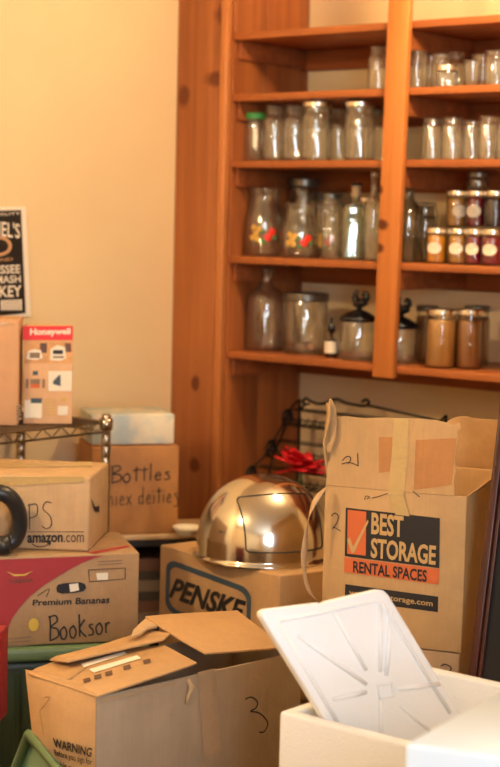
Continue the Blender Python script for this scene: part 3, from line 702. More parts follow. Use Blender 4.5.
# ------------------------------------------------------------------ front box with the 3
A = at(97, 697, 2.82)
fb = Box('cardboard_box', 'worn cardboard box marked 3 with half-closed flaps, nearest of the brown boxes', 'box', A, R(43.6), .50, .205, .34, 'card_cool_lit', open_top=.005, bevel=.002)
F = fb.front; Lf = fb.left
for v_ in fb.body.data.vertices:
    if v_.co.y > 0 and v_.co.z < .17: v_.co.y -= .07
# bulged warm end panel
P = fb.P
rows = []
for j, (zz, bl) in enumerate([(0, .002), (.12, .006), (.22, .010), (.29, .012), (.33, .008), (.345, -.004)]):
    for i in range(7):
        k = i/6; b_ = bl*math.sin(PI*min(max(k, 0), 1))*1.2 + .002
        rows.append(P(0, (.205 - .07*max(0, 1-zz/.34))*k, zz) - fb.u*b_ + Z*(.006*math.sin(PI*k) if j > 4 else 0))
obj('end_panel', (rows, [(j*7+i, j*7+i+1, j*7+i+8, j*7+i+7) for j in range(5) for i in range(6)]), 'card', fb.o, smooth=True)
stroke('handwritten_three', fb.o, F, [[(244.5, 699), (251, 697), (257, 702), (255, 708), (250, 711), (259, 713), (267, 722), (264, 731), (258.5, 732)]], .0024)
decal('parcel_tape', fb.o, F, [(197, 672), (215, 668), (221, 752), (203, 757)], 'tape_faint', .0016)
decal('tape_strip', fb.o, F, [(99, 699), (176, 680.5), (177, 684), (100, 703)], 'tape_faint', .0016)
Lb = Pl(P(0, 0, .25) - fb.u*.013, P(0, .2, .25) - fb.u*.013, P(0, 0, 0) - fb.u*.013)
text('warning_lettering', fb.o, Lb, 'WARNING', [(54, 737.5), (94, 748), (92.5, 757), (55.5, 747)], 'print_black', .003, .03)
text('small_lettering', fb.o, Lb, 'Before you sign for', [(55, 748.8), (93.5, 758.5), (93, 767), (57, 757)], 'print_black', .003, .015)
text('small_lettering', fb.o, Lb, 'this carton', [(59, 760.5), (85, 767), (85, 774), (60, 768)], 'print_black', .003, .015)
stroke('pen_mark', fb.o, Lb, [[(46, 697), (51, 697), (49, 701), (41, 711)], [(44, 727), (44.5, 735)], [(41, 711), (44, 727)]], .001, 'print_soft', .003)
# end flap lying over the top
h0, h1 = P(0, .0, .342), P(0, .2, .342)
ep = Pl(h0, h1, P(.27, .0, .372))
pts = [(28, 674), (36, 669), (52, 663), (110, 650), (165, 646), (197, 663.5), (97, 697)]
obj('end_flap', slab([ep.hit(x, y, .002) for x, y in pts], .004, ep.n), 'card', fb.o, bevel=.001)
decal('white_sticker', fb.o, ep, [(81, 665.5), (124, 653), (127, 655.5), (84, 669)], 'print_white', .0035)
decal('white_sticker', fb.o, ep, [(89, 671), (137, 657), (141, 660), (94, 674.5)], 'print_white', .0035)
for k, (x, y) in enumerate([(86, 683), (97, 679.5), (108, 676), (126, 670), (146, 664)]):
    decal('printed_symbol', fb.o, ep, [(x-3, y-2), (x+4, y-4), (x+5, y), (x-2, y+2)], 'print_soft', .0035)
decal('flap_crease', fb.o, ep, [(62, 684), (108, 652), (110, 652), (64.5, 685)], 'card_dull', .0034)
# long back flap laid across
q0, q1 = P(.0, .205, .35), P(.38, .205, .378)
bp_ = Pl(q0, q1, P(0, .1, .362))
pts = [(50, 661), (56, 658), (100, 647), (146, 632), (172, 634), (164, 641), (75, 661.5), (68, 663)]
obj('back_flap', slab([bp_.hit(x, y, .004) for x, y in pts], .004, bp_.n), 'card', fb.o, bevel=.001)
# raised end flap on the right
g = P(.50, 0, .345); g2 = P(.50, .205, .345)
rp = Pl(P(.22, .0, .365), P(.5, 0, .352), P(.5, .205, .38))
pts = [(145, 618), (165, 616), (200, 614), (237, 612), (262, 631), (283, 649), (240, 652.5), (205, 655), (178, 640), (160, 628)]
obj('raised_flap', slab([rp.hit(x, y, .004) for x, y in pts], .004, rp.n), 'card', fb.o, bevel=.001)
obj('torn_flap_corner', slab([rp.hit(x, y, .001) for x, y in [(146, 618), (139, 624), (133, 630), (131, 637), (140, 634), (148, 628), (158, 626)]], .006, rp.n), 'card_pale', fb.o, bevel=.0015)
obj('torn_edge', tube([P(.205, -.002, .335), P(.212, -.006, .322), P(.206, -.004, .305), P(.203, -.003, .29)], [.004, .006, .004, .002], 7), 'card_pale', fb.o, smooth=True)

def tote(name, label, A, yaw, w, d, h, group=None, taper=.03, z0=0):
    b = Box.__new__(Box); u = V((math.cos(yaw), math.sin(yaw), 0)); v = V((-math.sin(yaw), math.cos(yaw), 0))
    o = thing(name, label, 'storage bin', V((A.x, A.y, z0)) + u*w/2 + v*d/2, yaw, group)
    P = lambda a, b_, c: V((A.x, A.y, z0)) + u*a + v*b_ + Z*c
    t = taper
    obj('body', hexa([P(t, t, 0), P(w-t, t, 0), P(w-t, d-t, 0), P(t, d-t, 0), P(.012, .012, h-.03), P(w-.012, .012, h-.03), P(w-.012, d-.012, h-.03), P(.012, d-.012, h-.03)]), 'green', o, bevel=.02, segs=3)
    ribs = []
    for k in range(9):
        a = w*(.12+.095*k); ribs.append(hexa([P(a-.006, t-.004, .02), P(a+.006, t-.004, .02), P(a+.006, t+.01, .02), P(a-.006, t+.01, .02), P(a-.006, .008, h-.06), P(a+.006, .008, h-.06), P(a+.006, .02, h-.06), P(a-.006, .02, h-.06)]))
    obj('ribs', join(*ribs), 'green', o)
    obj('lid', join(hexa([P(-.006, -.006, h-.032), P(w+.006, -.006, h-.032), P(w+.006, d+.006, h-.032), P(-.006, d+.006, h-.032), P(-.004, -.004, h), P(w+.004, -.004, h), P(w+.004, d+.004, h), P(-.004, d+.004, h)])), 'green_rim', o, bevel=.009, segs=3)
    return o
ctr = fb.P(.25, .1, 0); uu = V((math.cos(R(43.6)), math.sin(R(43.6)), 0)); vv = V((-uu.y, uu.x, 0))
tote('storage_tote', 'green tote with lid beneath the box marked 3', ctr - uu*.24 - vv*.15, R(43.6), .48, .30, fb.z0-.001)

# ------------------------------------------------------------------ banana box, book parcel, tote on the left
Bc = at(139.5, 552.5, 3.72); yaw = R(15); w = .44; u = V((math.cos(yaw), math.sin(yaw), 0))
A = Bc - u*w
bn = Box('banana_box', 'fruit carton with crimson corner and hand hole, standing on the green tote', 'box', A, yaw, w, .25, .203, 'card_dull')
F = bn.front
arc = [(104, 555.5), (93, 558.5), (82, 563), (71, 568.5), (60, 575), (44, 585), (30, 596), (20, 607), (12, 618), (7, 630), (4, 641)]
decal('crimson_print', bn.o, F, [(0, 559.5)] + arc + [(-50, 645), (-50, 563)], 'print_red', .0014)
decal('hand_hole', bn.o, F, [(56, 588), (58, 584.5), (64, 583), (80, 582), (85, 584), (86, 588), (83, 591), (76, 592.5), (62, 593.5), (57, 592)], 'print_black', .0018)
decal('hand_hole_paper', bn.o, F, [(69, 584), (78, 583), (79, 590), (70, 592)], 'print_white', .0022)
ring('print_frame', bn.o, F, [(88, 569.5), (125.5, 567.5), (125.5, 579), (89, 582)], (.02, .06), 'print_black', (.01, .01))
decal('paper_sticker', bn.o, F, [(96, 573), (108, 572.3), (108, 579.5), (97, 580)], 'print_white', .0024)
text('variety_lettering', bn.o, F, 'Premium Bananas', [(33, 599.5), (110, 596), (109, 603), (32.5, 605.5)], 'print_black', .0022, .02)
scrawl('handwritten_word', bn.o, F, 'Booksor', [(47, 616), (111, 612), (112, 632), (48, 641)], .0036)
stroke('pen_tick', bn.o, F, [[(37, 596), (49, 588.5), (46, 597)]], .0016)
decal('yellow_sticker', bn.o, F, ell(33.5, 624.5, 5.2, 6.5), 'print_yellow', .0022)
for y in (646, 642, 638): decal('small_print', bn.o, F, [(8, y), (31, y-2), (31, y-.9), (8, y+1.1)], 'print_grey', .0018)
for y in (560.5, 563.5): decal('small_print', bn.o, F, [(98, y+.6), (122, y-.8), (122, y+.2), (98, y+1.6)], 'print_grey', .0018)
text('maker_lettering', bn.o, F, 'TURBANA', [(8, 579.5), (33, 577.5), (33, 582), (8, 584)], 'print_soft', .002, .01)
decal('maker_arc', bn.o, F, [(6, 571), (14, 574), (24, 574), (33, 570.5), (25, 575.5), (14, 576)], 'print_yellow', .0022)
T1 = bn.top
decal('crimson_edge', bn.o, T1, [(86, 553), (128, 545.5), (131, 547), (96, 553.8)], 'print_red', .001)
tA = bn.P(-.03, -.012, 0)
tote('storage_tote', 'dark green plastic tote with pale rim under the fruit carton', tA, yaw, .49, .275, bn.z0-.002)

# parcel with the smile
zt = A.z + .001
Bc = onz(89, 552, zt); yaw = R(-5); w = .28; u = V((math.cos(yaw), math.sin(yaw), 0)); A = Bc - u*w; A.z = zt+.168
am = Box('parcel_box', 'taped mail-order parcel with PS written on it, on the fruit carton', 'box', A, yaw, w, .245, .168, 'card_pale', bevel=.006)
F = am.front
text('retailer_lettering', am.o, F, 'amazon', [(27.5, 535), (63, 534.5), (63, 542), (27.5, 543)], 'print_black', .002, .03)
text('retailer_lettering', am.o, F, '.com', [(64, 535), (84, 534.5), (84, 542), (64, 542)], 'print_soft', .002, .0)
stroke('printed_smile', am.o, F, [[(32, 543.5), (38, 546.5), (46, 545.5), (50, 543)], [(47, 543), (50.5, 542.5), (49.5, 545.5)]], .0024, 'print_black', .002)
decal('printed_line', am.o, F, [(27, 531.3), (84, 531.3), (84, 532), (27, 532)], 'print_soft', .0018)
scrawl('handwritten_initials', am.o, F, 'PS', [(27, 504), (55, 501), (56, 527), (28, 530)], .002)
decal('top_tape', am.o, am.top, [(-10, 463), (92, 462), (92, 467), (-10, 468)], 'tape', .001)
decal('front_tape', am.o, F, [(-12, 476.5), (84, 476.5), (84, 482), (-12, 487)], 'tape', .0018)
decal('side_hole', am.o, am.right, [(90, 498), (94.5, 507), (98.5, 505), (98.5, 512), (94, 511)], 'print_black', .002)
# black hose
hp = at(0, 520, am.A.y-.055)
cpts = []
for k in range(-2, 16):
    a = R(118 - k*20); cpts.append((0 + -3 + 21.5*math.cos(a)*1.05, 521 - 28.5*math.sin(a)))
yy = am.A.y-.062
hs = [at(x, y, yy - .02*math.sin(i*.5)) for i, (x, y) in enumerate(cpts)]
zmin = bn.A.z + .021
for p in hs: p.z = max(p.z, zmin)
hose = tube(spline(hs, 4), .0185, 12)
ho = thing('vacuum_hose', 'thick black hose curled in front of the taped parcel', 'hose', V((hs[0].x, hs[0].y, bn.A.z)))
obj('hose', hose, 'rubber', ho, smooth=True)
e0 = at(6, 547, yy-.02); e0.z = max(e0.z, zmin)
obj('hose_collar', tube([e0-V((.022, 0, 0)), e0+V((.008, 0, .004))], .0205, 14), 'black', ho, smooth=True)

# red carton at the left margin
A = at(-1, 634, 3.05); yaw = R(-6); u = V((math.cos(yaw), math.sin(yaw), 0)); A = A - u*.30
rc = Box('red_carton', 'red carton cut by the left edge, in front of the green tote', 'box', A, yaw, .30, .07, .172, 'red', bevel=.003)
support(rc, 'black plastic crate beneath the red carton', 'black', 'plastic_crate', .01, 'crate')
# leaning green lid
n = V((-.70, -.71, 0)); o0 = fb.P(0, .1, 0) - fb.u*.065
gp = Pl(o0, o0 + vv, o0 + Z - fb.u*-.08)
k0, k1 = gp.hit(31, 735), gp.hit(58, 768)
ed = (k1-k0).normalized(); pd = gp.n.cross(ed).normalized()
if pd.z > 0: pd = -pd
LL = .50; k2 = k0 + ed*.36; W2 = min(.5, (k2.z-.004)/max(1e-3, -pd.z)) if pd.z < -.05 else .3
corners = [k0, k2, k2 + pd*W2, k0 + pd*W2]
gl_ = thing('tote_lid', 'loose light green tote lid leaning against the box marked 3', 'lid', V((corners[2].x, corners[2].y, 0)))
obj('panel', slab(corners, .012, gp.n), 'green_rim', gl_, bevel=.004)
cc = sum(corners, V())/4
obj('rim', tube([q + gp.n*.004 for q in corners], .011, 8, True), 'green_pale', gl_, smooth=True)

# ------------------------------------------------------------------ foam cooler with lid, white box
zc = .735
cA = onz(279, 711, zc); cB = onz(410, 745, zc); yaw = math.atan2((cB-cA).y, (cB-cA).x)
co = Box('foam_cooler', 'open white foam cooler in front, its lid stuck in it', 'cooler', cA, yaw, .36, .40, .33, 'foam', open_top=.022, bevel=.006)
support(co, 'cardboard box under the foam cooler', inset=.03)
b0, b1 = onz(330, 716, zc), onz(462, 699, zc)
lean = V((b1.y-b0.y, -(b1.x-b0.x), 0)).normalized()
if lean.y < 0: lean = -lean
lp = Pl(b0, b1, b0 + Z*.9 + lean*.20)
lq = [(333, 732), (261.5, 616), (262, 611), (266, 609), (318, 602.5), (322, 604), (328, 601), (377, 589.5), (384, 590), (389, 595), (462, 716), (458, 727)]
pts = [lp.hit(x, y) for x, y in lq]
dn = (pts[0]-pts[1]).normalized()
pts = [pts[0] + dn*.03] + pts[1:11] + [pts[10] + dn*.05]
ld = thing('cooler_lid', 'rectangular white foam lid with moulded ribs standing tilted in the cooler', 'lid', V((pts[0].x, pts[0].y, pts[0].z)))
obj('panel', slab(pts, .020, lp.n), 'foam_lid', ld, bevel=.005, segs=3)
rib = lambda a, b, r_=.0042: tube([lp.hit(*a, .0005), lp.hit((a[0]+b[0])/2, (a[1]+b[1])/2, .0015), lp.hit(*b, .0005)], [r_*.8, r_, r_*.8], 10)
ribs = [((333, 612), (366, 670)), ((380, 604), (380, 672)), ((297, 635), (366, 684)), ((333, 699), (366, 692)), ((398, 689), (439, 684)), ((400, 705), (430, 731)), ((381, 700), (381, 738)), ((386, 676), (391, 612))]
obj('rib', rib(*ribs[0]), 'foam_lid', ld, smooth=True)
for q in ribs[1:]: obj('rib', rib(*q), 'foam_lid', ld, smooth=True)
bl = [(277, 621), (320, 613), (374, 601), (381, 602), (450, 713)]
obj('border_ridge', tube([lp.hit(x, y, 0) for x, y in bl], .0036, 8), 'foam_lid', ld, smooth=True)
obj('border_ridge', tube([lp.hit(x, y, 0) for x, y in [(277, 621), (340, 727)]], .0036, 8), 'foam_lid', ld, smooth=True)
hb = [lp.hit(x, y, .003) for x, y in [(377, 685), (391, 683), (393, 696), (379, 698)]]
obj('hub_ridge', tube(hb, .0022, 8, True), 'foam_lid', ld, smooth=True)

wA = at(404, 743, 1.95); wB = onz(500, 756.5, wA.z); wC = onz(500, 690.5, wA.z)
yaw = math.atan2((wB-wA).y, (wB-wA).x); 
wb = Box('white_box', 'smooth bright white box in the bottom right corner, nearest the camera', 'box', wA, yaw, .36, .30, .40, 'white', bevel=.006, shear=math.atan2((wC-wA).y, (wC-wA).x)-yaw-PI/2)
support(wb, 'cardboard box under the bright white box', inset=.03)

# dark framed board leaning on the right
e0, e1 = at(500, 400, 3.27), at(466, 690, 3.20)
ed = (e0-e1).normalized(); bot = e1 + ed*(-(e1.z-.002)/ed.z); top = e1 + ed*((1.30-e1.z)/ed.z)
sd = V((.93, -.36, 0)).normalized(); sd = (sd - ed*sd.dot(ed)).normalized(); nn = ed.cross(sd).normalized()
if nn.dot(CAM-e1) < 0: nn = -nn
Wd = .62; bot2 = bot + sd*Wd; lift = 0
fr = thing('framed_board', 'black board in a dark mahogany frame leaning at the right edge', 'board', V((bot.x, bot.y, 0)))
def bar(p, q, s, w_, th): return hexa([p, p+s*w_, p+s*w_-nn*th, p-nn*th, q, q+s*w_, q+s*w_-nn*th, q-nn*th])
obj('frame_rail', bar(bot, top, sd, .017, .03), 'dark_wood', fr, bevel=.003)
obj('inner_moulding', bar(bot + sd*.017 - nn*.006, top + sd*.017 - nn*.006, sd, .009, .02), 'dark_wood', fr, bevel=.002)
obj('top_rail', bar(top, top + sd*Wd, -ed, .03, .03), 'dark_wood', fr, bevel=.003)
obj('frame_rail', bar(bot + sd*Wd + Z*0, top + sd*Wd, sd, .017, .03), 'dark_wood', fr, bevel=.003)
obj('black_panel', slab([bot + sd*.026 - nn*.012 + ed*.02, bot + sd*Wd - nn*.012 + ed*.02, top + sd*Wd - nn*.012 - ed*.02, top + sd*.026 - nn*.012 - ed*.02], .008, nn), 'black_paint', fr)

# ------------------------------------------------------------------ wire rack on the left wall with boxes
Yf = 4.42
Fp = at(106, 440, Yf); zr = onz(105, 421, 0).z
zr = at(105, 422, Yf).z
FX = V((Fp.x, Fp.y, 0)); DEP = .33; LEN = .92
BX = FX - E1*DEP; F2 = FX - E2*LEN; B2_ = BX - E2*LEN
rk = thing('wire_rack', 'chrome wire shelving rack standing along the left wall', 'rack', (FX+BX+F2+B2_)/4)
ptop = at(105, 414, Yf).z
for q in (FX, BX, F2, B2_):
    pr = [(0, 0), (.012, 0)]; zz = .03
    while zz < ptop-.01: pr += [(.0125, zz-.001), (.0118, zz), (.0125, zz+.001)]; zz += .03
    pr += [(.0125, ptop-.004), (.009, ptop), (0, ptop)]
    po = obj('post', lathe(pr, 14, q), 'chrome', rk, smooth=True)
    obj('collar', lathe([(.0125, zr-.022), (.017, zr-.02), (.0185, zr+.008), (.0125, zr+.01)], 14, q), 'chrome', po, smooth=True)
def wshelf(z, nm):
    ms = []
    for a, b in ((FX, F2), (FX, BX), (BX, B2_), (F2, B2_)):
        ms += [tube([a+Z*z, b+Z*z], .0032, 6), tube([a+Z*(z-.026), b+Z*(z-.026)], .0032, 6)]
        n_ = max(4, int((b-a).length/.032)); zig = []
        for k in range(n_+1): zig.append(a.lerp(b, k/n_) + Z*(z - (.0 if k % 2 else .026)))
        ms.append(tube(zig, .0022, 5))
    for k in range(1, 16):
        a = FX.lerp(BX, k/16); ms.append(tube([a+Z*(z+.001), a-E2*LEN+Z*(z+.001)], .0022, 5))
    for k in (1, 2): ms.append(tube([FX - E2*LEN*k/3 + Z*(z-.003), BX - E2*LEN*k/3 + Z*(z-.003)], .003, 5))
    obj(nm, join(*ms), 'chrome', rk, smooth=True)
wshelf(zr, 'wire_shelf'); wshelf(.25, 'wire_shelf')
# heater carton on the rack
zs = zr + .0045
B_ = onz(72, 424, zs); yaw = R(8); u = V((math.cos(yaw), math.sin(yaw), 0)); A_ = onz(22, 426, zs)
w = .125; A = B_ - u*w; A.z = zs + (at(72, 327, B_.y).z - zs)
hw = Box('appliance_carton', 'small tan appliance carton with a red banner standing on the wire rack', 'box', A, yaw, w, .09, A.z-zs, 'card_peach', bevel=.0015)
F = hw.front
def img(x0, y0, x1, y1, mat, nm, e=.0014): return decal(nm, hw.o, F, [(x0, y0), (x1, y0), (x1-.3, y1), (x0-.3, y1)], mat, e)
img(23, 326, 73, 340, 'hred', 'red_banner')
text('brand_lettering', hw.o, F, 'Honeywell', [(30, 328.5), (70.5, 328), (70.5, 336), (30, 337)], 'print_white', .002, .04)
img(24, 341, 72.5, 363, 'photo_tan', 'printed_photo'); img(40, 343, 47, 353, 'photo_brown', 'printed_photo', .0018); img(65, 343, 71.5, 352, 'photo_brown', 'printed_photo', .0018)
decal('printed_heater', hw.o, F, [(26, 359), (28, 351), (34, 349), (41, 350), (43, 358), (36, 360)], 'print_white', .002)
decal('printed_heater', hw.o, F, [(50, 360), (50.5, 349), (57, 345), (65, 347), (66, 358), (60, 361)], 'print_white', .002)
img(30, 352.5, 40, 358, 'print_grey', 'printed_grille', .0025); img(53, 350, 63, 354, 'print_black', 'printed_grille', .0025); img(53, 356, 64, 358, 'print_grey', 'printed_grille', .0025)
img(26, 379, 28.5, 388, 'print_grey', 'printed_speaker'); img(30.5, 379, 40, 384, 'print_grey', 'printed_grille'); img(30.5, 384, 40, 388, 'print_orange', 'printed_grille'); img(42.5, 379, 45, 388, 'print_grey', 'printed_speaker')
img(33, 371, 38, 375, 'print_blue', 'printed_symbol'); img(48.5, 371, 72, 391, 'print_white', 'printed_diagram'); decal('printed_cone', hw.o, F, [(53, 381), (59, 375), (60.5, 375), (60.5, 386), (53, 384)], 'print_blue', .0018)
img(24.5, 400, 42, 418, 'print_white', 'printed_panel'); img(31, 398, 42, 403, 'print_blue', 'printed_panel', .002); img(62, 398, 66, 401, 'print_yellow', 'printed_symbol'); img(58, 406, 68, 415, 'print_white', 'printed_panel')
for y in (399, 402, 405, 408, 411, 414): img(44, y, 56, y+.7, 'print_yellow', 'small_print')
# big plain carton and the poster above
Bc = onz(23, 425.5, zs); yaw = R(4); u = V((math.cos(yaw), math.sin(yaw), 0)); ht = at(22, 320, Bc.y-.02).z - zs
A = Bc - u*.26 - V((0, .0, 0)) + V((-.012, -.01, 0)); A.z = zs + ht
bc = Box('cardboard_box', 'plain brown carton on the wire rack beneath the black poster', 'box', A, yaw, .26, .16, ht, 'card_pink', bevel=.003)
F = bc.front
for k in range(4): decal('printed_bars', bc.o, F, [(16.5, 405+4*k), (21.3, 405+4*k), (21.3, 407.6+4*k), (16.5, 407.6+4*k)], 'print_grey', .0016)
decal('tape_strip', bc.o, F, [(-30, 322), (14, 322.5), (15, 325), (-30, 326)], 'tape_clear', .0016)
wl = Pl(sw(S0, 0, 0), sw(S0, -1, 0), sw(S0, 0, 1))
pts = [(-118, 208), (24.3, 206.5), (29.5, 316), (-112, 330)]
ps = obj('poster', slab([wl.hit(x, y, .006) for x, y in pts], .004, wl.n), 'poster_white', None, origin=wl.hit(0, 316, .004))
tag(ps, 'black whiskey poster with white lettering and border on the left wall', 'poster')
decal('black_field', ps, wl, [(-114, 213), (19.3, 210), (24, 313), (-107, 325)], 'poster_black', .0072)
pt = lambda nm, b, q, e=.008, bold=.02, arc=0, mat='poster_white': text(nm, ps, wl, b, q, mat, e, bold, 0, arc)
pt('small_lettering', 'QUALITY', [(-14, 213.6), (18, 212), (18, 215.2), (-14, 216.8)], bold=.005)
pt('name_lettering', "DANIEL'S", [(-30, 217), (18, 223.5), (18, 238.5), (-30, 233)], bold=.012)
sv = [wl.hit(x, y, .008) for x, y in ell(-3, 246, 13, 10, 28)]; sv2 = [wl.hit(x, y, .008) for x, y in ell(-3, 246, 9.5, 7, 28)]
obj('emblem_ring', (sv+sv2, [(i, (i+1) % 28, (i+1) % 28 + 28, i+28) for i in range(28)]), 'card_pink', ps)
pt('small_lettering', 'BRAND', [(-18, 258.8), (11, 257.5), (11, 260.5), (-18, 261.8)], mat='card_pink', bold=.005)
pt('style_lettering', 'TENNESSEE', [(-36, 266.5), (18, 264.5), (18.5, 273), (-36, 275)], bold=.02)
pt('style_lettering', 'SOUR MASH', [(-36, 277), (18.5, 275), (19, 282.5), (-36, 284.5)], bold=.02)
pt('style_lettering', 'WHISKEY', [(-36, 287), (19.5, 285), (20, 296.5), (-36, 298.5)], bold=.02)
for k in range(8): decal('vertical_bar', ps, wl, [(-1+2.7*k, 300-.1*k), (.9+2.7*k, 299.9-.1*k), (1.0+2.7*k, 310), (-.9+2.7*k, 310.4)], 'poster_white', .008)

# ------------------------------------------------------------------ low black bookcase with the bottles box
yaw = R(16)
bt_z = at(110, 535, 4.60).z
A = at(110, 535, 4.60); u = V((math.cos(yaw), math.sin(yaw), 0)); v = V((-u.y, u.x, 0))
q = A - u*.10
W_, D_ = .41, .22
bk = thing('low_bookcase', 'low black bookcase with a pale wooden top under the bottles box', 'bookcase', V((q.x, q.y, 0)) + u*W_/2 + v*D_/2, yaw)
PB = lambda a, b, c: V((q.x, q.y, 0)) + u*a + v*b + Z*c
c8 = lambda x0, x1, y0, y1, z0, z1: hexa([PB(x0, y0, z0), PB(x1, y0, z0), PB(x1, y1, z0), PB(x0, y1, z0), PB(x0, y0, z1), PB(x1, y0, z1), PB(x1, y1, z1), PB(x0, y1, z1)])
HB = bt_z - .001
obj('top_board', c8(0, W_, -.004, D_, HB-.016, HB), 'light_wood', bk, bevel=.003)
obj('side', c8(0, .016, 0, D_, 0, HB-.016), 'black', bk); obj('side', c8(W_-.016, W_, 0, D_, 0, HB-.016), 'black', bk)
obj('back_panel', c8(.016, W_-.016, D_-.008, D_, 0, HB-.016), 'black', bk)
for z in (.05, HB-.30): obj('shelf', c8(.016, W_-.016, 0, D_-.008, z, z+.016), 'black', bk)
obj('top_valance', c8(.016, W_-.016, .0, .012, HB-.034, HB-.016), 'black', bk)
zb = HB-.284+.0005; cols = ['dark_book', 'grey_book', 'brown_book', 'dark_book', 'grey_book', 'dark_book', 'brown_book']
names = ['bottom', 'second', 'third', 'fourth', 'fifth', 'sixth', 'top']
for i, cm in enumerate(cols):
    th = .026 if i % 2 else .032
    x0 = .16 + .006*((i*5) % 4); x1 = x0 + .17 + .008*((i*3) % 3)
    o = thing('flat_book', {'dark_book': 'charcoal', 'grey_book': 'grey', 'brown_book': 'brown'}[cm] + ' book lying flat, ' + names[i] + ' of the stack in the black bookcase', 'book', PB((x0+x1)/2, .1, zb), yaw, 'books lying flat in the black bookcase')
    obj('cover', join(c8(x0, x1, .012, .17, zb, zb+.003), c8(x0, x1, .012, .17, zb+th-.003, zb+th), c8(x0, x1, .010, .013, zb, zb+th)), cm, o)
    obj('pages', c8(x0+.004, x1-.004, .0135, .166, zb+.0035, zb+th-.0035), 'paper', o)
    zb += th + .0006
bo_h = at(110, 446.5, 4.60).z - bt_z
A3 = A - u*.055; A3.z = bt_z + bo_h
wbx = (at(179, 444, 4.64) - at(110, 446, 4.60)).length + .055
bx = Box('cardboard_box', 'cardboard box with two handwritten words standing against the cedar stile', 'box', A3, yaw, wbx, .20, bo_h, 'card_orange')
scrawl('handwritten_word', bx.o, bx.front, 'Bottles', [(109.5, 466), (172, 464), (172, 479), (109.5, 483)], .0034)
scrawl('handwritten_word', bx.o, bx.front, 'niex deitief', [(108, 487), (179, 485), (179, 502), (108, 506)], .0026)
A4 = A3 + u*.0 + v*.01; A4.z = bt_z + bo_h + .088
sb = Box('patterned_box', 'pale blue and white mottled box lying on the box of bottles', 'box', A4, yaw, wbx-.012, .185, .086, 'snow', bevel=.006)
wp = PB(W_-.20, .03, HB)
obj('x', ([], []), 'white') if False else None
bw = thing('white_bowl', 'small white bowl on the pale bookcase top behind the dome', 'bowl', V((at(187, 537, 4.60).x, at(187, 537, 4.60).y+.02, HB+.0005)))
obj('bowl', lathe([(0, 0), (.022, 0), (.024, .003), (.036, .016), (.042, .026), (.040, .027), (.033, .017), (.02, .006), (0, .005)], 28), 'print_white', bw, smooth=True, local=True)

# ------------------------------------------------------------------ black wire stand under the shelves and red flower
ws = thing('wire_stand', 'black stepped wire plant stand with scrolled ends in the alcove under the shelves', 'stand', sw(.36, 0, 0), TH)
SA, SB = .08, .62
def on_s(px, py, q):
    d = ray(px, py); k = (L0 + E1*q - CAM).dot(E1)/d.dot(E1); p_ = CAM + d*k; return ((p_-L0).dot(E2), p_.z)
tiers = [on_s(287.5, 417, SA), on_s(271, 448, SA), (.035, on_s(255, 470, SA)[1]-.01)]
for t, z in tiers:
    ms = []
    for zz, tt in ((z+.024, t), (z-.022, t-.02), (z-.022, t+.03), (z+.024, t+.04)): ms.append(tube([sw(SA, tt, zz), sw(SB, tt, zz)], .0024, 6))
    for k in range(20):
        s = SA + (SB-SA)*k/19; ms.append(tube([sw(s, t-.022, z-.002), sw(s, t-.02, z-.022), sw(s, t+.03, z-.022), sw(s, t+.032, z-.002)], .002, 5))
    ms.append(tube([sw(SA, t-.022, z-.002), sw(SB, t-.022, z-.002)], .0025, 6))
    obj('wire_tray', join(*ms), 'wire', ws, smooth=True)
for s in (SA, SB):
    ms = []
    for t, z in tiers:
        ms.append(tube([sw(s, t + .022*math.cos(a*PI/10), z + .022*math.sin(a*PI/10)) for a in range(20)], .004, 6, True))
        ms.append(tube([sw(s, t + (.003+.0009*a)*math.cos(a*PI/6), z + (.003+.0009*a)*math.sin(a*PI/6)) for a in range(18)], .003, 6))
    (ta, za), (tb, zb_), (tc_, zc_) = tiers
    ms.append(tube(spline([sw(s, ta+.06, za+.05), sw(s, ta+.02, za+.03), sw(s, ta-.02, za-.02), sw(s, tb+.02, zb_+.03), sw(s, tb-.02, zb_-.015), sw(s, tc_+.01, zc_+.02), sw(s, tc_-.03, zc_-.03), sw(s, tc_-.05, zc_-.15), sw(s, tc_-.05, 0)], 6), .0034, 7))
    ms.append(tube([sw(s, ta+.06, za+.05), sw(s, ta+.06, 0)], .0045, 7))
    ms.append(tube([sw(s, ta-.005, za-.022), sw(s, tb+.01, zb_-.03), sw(s, tb-.01, zb_-.09), sw(s, tc_+.01, zc_-.06)], .0035, 7))
    obj('end_frame', join(*ms), 'wire', ws, smooth=True)
def on_t(px, py, t):
    d = ray(px, py); k = (L0 + E2*t - CAM).dot(E2)/d.dot(E2); p_ = CAM + d*k; return sw((p_-L0).dot(E1), t, p_.z)
t = tiers[0][0]+.06
sc = [on_t(x, y, t) for x, y in [(309, 404), (305, 404.5), (303, 401), (306, 398.5), (310, 401), (318, 404), (326, 403), (336, 399), (346, 403), (356, 405), (364, 406), (369, 403), (366, 399.5), (362, 402)]]
obj('top_scroll', join(tube(spline(sc, 5), .0042, 7), tube([on_t(304, 405, t), on_t(300, 411, t), sw(SA, t, tiers[0][1]+.03)], .004, 6), tube([on_t(366, 405, t), sw(SB, t, tiers[0][1]+.03)], .004, 6)), 'wire', ws, smooth=True)
fc = sw(.27, tiers[2][0], tiers[2][1]+.055); tzv = tiers[2][1]-.02
rfl = thing('red_flower', 'bright red silk flower resting on the lowest wire tray behind the dome', 'flower', V((fc.x, fc.y, tzv)))
pm = []
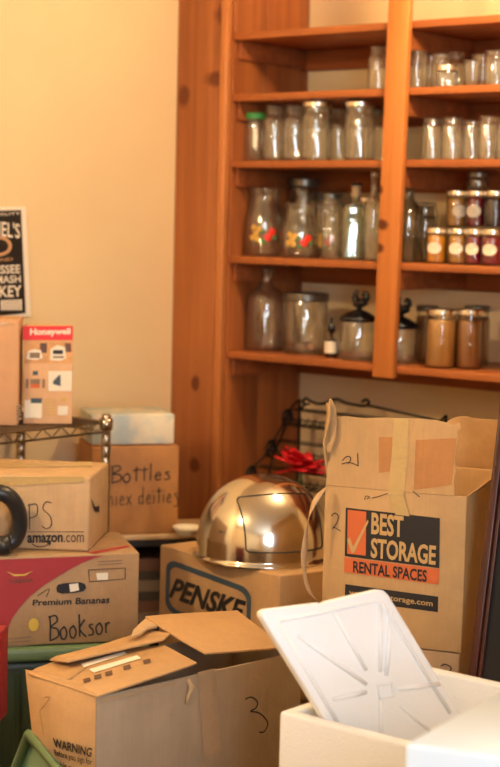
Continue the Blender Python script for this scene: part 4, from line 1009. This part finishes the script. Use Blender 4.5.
for k in range(30):
    a = k*2.4; el = R(-8 + 72*((k*7) % 11)/11); L_ = .070 + .014*((k*5) % 3)
    dr = V((math.cos(a)*math.cos(el), math.sin(a)*math.cos(el), math.sin(el))); sd_ = dr.cross(Z).normalized(); up_ = sd_.cross(dr)
    b_ = V((fc.x, fc.y, fc.z-.02))
    rows = [(0, .005), (.35, .021), (.65, .025), (.9, .013), (1, .001)]
    vs = []; fs = []
    for f, w2 in rows:
        cpt = b_ + dr*L_*f - Z*.012*f*f; vs += [cpt - sd_*w2, cpt + up_*.004, cpt + sd_*w2]
    for i in range(4):
        for j in range(2): fs.append((i*3+j, i*3+j+1, i*3+j+4, i*3+j+3))
    pm.append((vs, fs))
ob = obj('petals', join(*pm), 'silk', rfl, smooth=True); ob.modifiers.new('t', 'SOLIDIFY').thickness = .0012
obj('flower_stem', tube([V((fc.x, fc.y, fc.z-.02)), V((fc.x, fc.y, tzv))], .004, 7), 'leaf', rfl, smooth=True)

# ------------------------------------------------------------------ ceiling lights and window light
def lamp(name, label, p, power, rad=.06, col=(1, .72, .39)):
    o = thing(name, label, 'lamp', p)
    obj('lamp_base', lathe([(0, 0), (.07, 0), (.07, -.02), (.03, -.03), (0, -.03)], 24, (p.x, p.y, p.z)), 'skirting', o, smooth=True)
    obj('bulb', lathe([(0, -.030), (.02, -.034)] + [(rad*math.sin(PI*k/14), -.05-rad + rad*math.cos(PI*k/14)) for k in range(2, 15)], 20, (p.x, p.y, p.z)),
        emis('bulb_glow', col, power/(4*PI*rad*rad*PI)), o, smooth=True)
    return o
lamp('ceiling_lamp', 'bare warm bulb on the ceiling in front of the shelves', sw(1.25, -.52, ZC), 54)
lamp('ceiling_lamp', 'bare warm bulb on the ceiling near the left wall', V((-1.55, 2.3, ZC)), 98)
ld_ = bpy.data.lights.new('daylight', 'AREA'); ld_.shape = 'RECTANGLE'; ld_.size = WT1-WT0; ld_.size_y = WZ1-WZ0; ld_.energy = 92; ld_.color = (.72, .86, 1.0)
lo = bpy.data.objects.new('daylight', ld_); COL.objects.link(lo)
lo.matrix_world = Matrix.Translation(sw(S1_+.14, wm, (WZ0+WZ1)/2)) @ Matrix((E2*1, Z*1, E1*1)).transposed().to_4x4()
w_ = bpy.data.worlds.new('world'); SC.world = w_; w_.use_nodes = True
w_.node_tree.nodes['Background'].inputs[0].default_value = (.55, .68, .85, 1); w_.node_tree.nodes['Background'].inputs[1].default_value = .8

vs_ = SC.view_settings; vs_.view_transform = 'Standard'; vs_.look = 'None'; vs_.gamma = 1; vs_.use_curve_mapping = False; vs_.exposure = 0.0
SC.cycles.transparent_max_bounces = 32; SC.cycles.max_bounces = 10; SC.cycles.diffuse_bounces = 5; SC.cycles.glossy_bounces = 4
SC.cycles.use_denoising = True; SC.cycles.caustics_reflective = False; SC.cycles.caustics_refractive = False; SC.cycles.sample_clamp_indirect = 6
